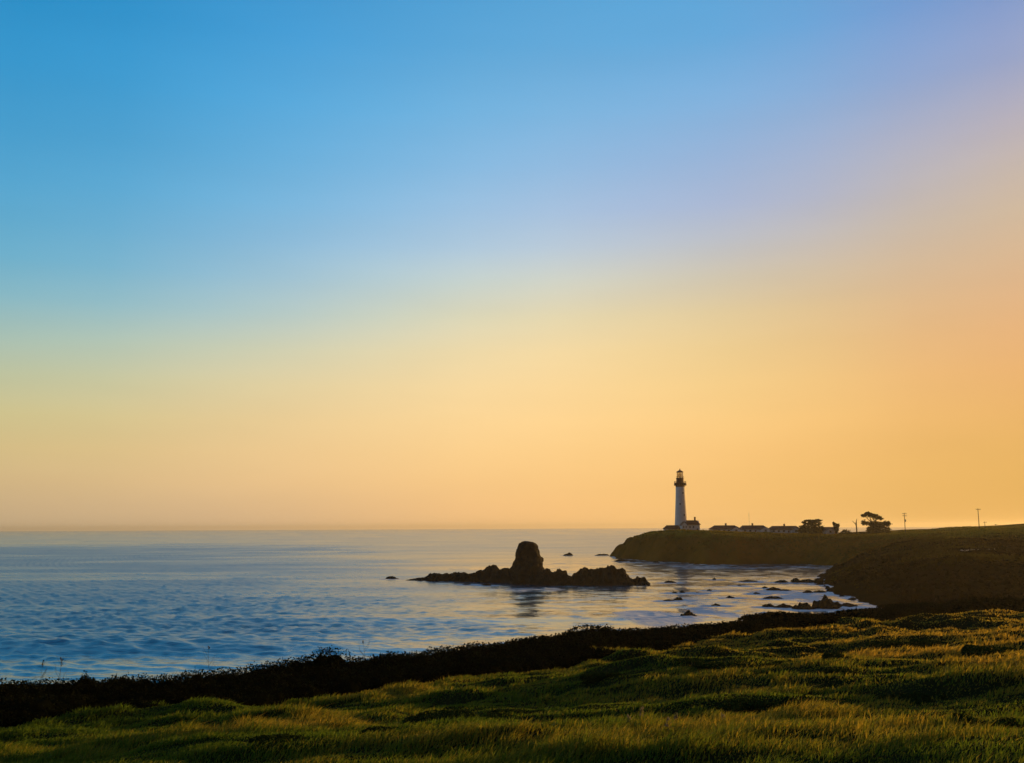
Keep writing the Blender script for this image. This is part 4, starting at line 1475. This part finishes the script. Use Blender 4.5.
tree('dead_tree', 856.8, 580, [], [[(857.0, 535, .42), (856.9, 529, .36), (856.6, 525.0, .34), (857.0, 521, .22), (857.6, 518.8, .10)], [(856.6, 525.6, .30), (855.2, 523.4, .22), (853.6, 521.8, .14), (853.0, 520.8, .06)], [(856.8, 524.2, .2), (855.8, 522.2, .12)]],
     'bare dead tree snag with a forked top left of the large cypress', 'tree', 14)
for px, Y, lob, lab, sd in (
    (846.5, 594, [(846.5, 532.6, 5.0, 2.8, 0), (843.5, 533.2, 3, 2, 0), (850, 533.6, 3, 2, 0)], 'rounded shrub right of the last cottage', 21),
    (861, 578, [(858, 534.2, 4, 1.6, 0), (863, 533.8, 4, 2.0, 0), (867, 533.8, 3, 2.0, 0)], 'low shrub between the dead snag and the large cypress', 22),
    (899, 560, [(897, 534.6, 4, 1.6, 0), (901, 534.0, 3.6, 1.8, 0), (893.5, 534.8, 2.5, 1.6, 0)], 'low shrub between the large cypress and the near utility pole', 23),
):
    tree('shrub', px, Y, lob, [[(px, 536, .2), (px, 534, .1)]], lab, 'shrub', sd, .4, 1.1, 'shrubs on the promontory')


# ------------------------------------------------------------------ utility poles
def pole(px, Y, ytop, ybase, label, arms=1, transformer=False):
    b = at(px, ybase, Y)
    g = gz(b.x, Y)
    t = empty('utility_pole', (b.x, Y, g - .3), R(12))
    tag(t, label, 'utility pole', 'utility poles along the headland')
    H = at(px, ytop, Y).z - g + .3
    bm = bmesh.new(); tube(bm, [(0, 0, 0), (0, 0, H)], [.19, .13], 8); obj('pole', bm, M_WOODP, t)
    for k in range(arms):
        zc = H - .45 - k * 1.1
        bm = bmesh.new(); box(bm, (-1.25, -.24, zc - .08), (1.25, -.12, zc + .08)); a = obj('crossarm', bm, M_WOODP, t)
        for x in (-1.12, -.55, .55, 1.12):
            bm = bmesh.new()
            tube(bm, [(x, -.18, zc + .08), (x, -.18, zc + .16), (x, -.18, zc + .30)], [.05, .09, .05], 6)
            obj('insulator', bm, M_STEEL, a)
    if transformer:
        bm = bmesh.new()
        tube(bm, [(.48, 0, H - 4.6), (.48, 0, H - 4.5), (.48, 0, H - 3.5), (.48, 0, H - 3.4)], [.24, .31, .31, .24], 12)
        box(bm, (.1, -.08, H - 4.2), (.22, .08, H - 3.7))
        obj('transformer', bm, M_STEEL, t)


pole(905.4, 520, 512.8, 532.8, 'utility pole with crossarm and transformer right of the large cypress', 2, True)
pole(979.4, 460, 508.4, 530.0, 'tallest utility pole with one crossarm on the right skyline')
pole(985.2, 600, 521.6, 529.4, 'short utility pole just right of the tallest pole, half behind the ridge')
pole(996.0, 760, 524.0, 529, 'farthest tiny utility pole near the right edge of the skyline')


# ------------------------------------------------------------------ haze over the sea
def build_haze():
    bm = bmesh.new()
    box(bm, (-26500, -60, -3.2), (26500, 16200, 58.0))
    m = bpy.data.materials.new('sea_haze'); m.use_nodes = True
    nt = m.node_tree; nt.nodes.clear()
    out = nt.nodes.new('ShaderNodeOutputMaterial')
    v = nt.nodes.new('ShaderNodeVolumePrincipled')
    v.inputs['Color'].default_value = (0.98, 0.83, 0.58, 1)
    v.inputs['Density'].default_value = 0.00007
    v.inputs['Anisotropy'].default_value = 0.45
    nt.links.new(v.outputs[0], out.inputs['Volume'])
    o = obj('haze', bm, m)
    tag(kind(o, 'stuff'), 'thin warm evening haze lying over the sea and headlands', 'haze')


build_haze()
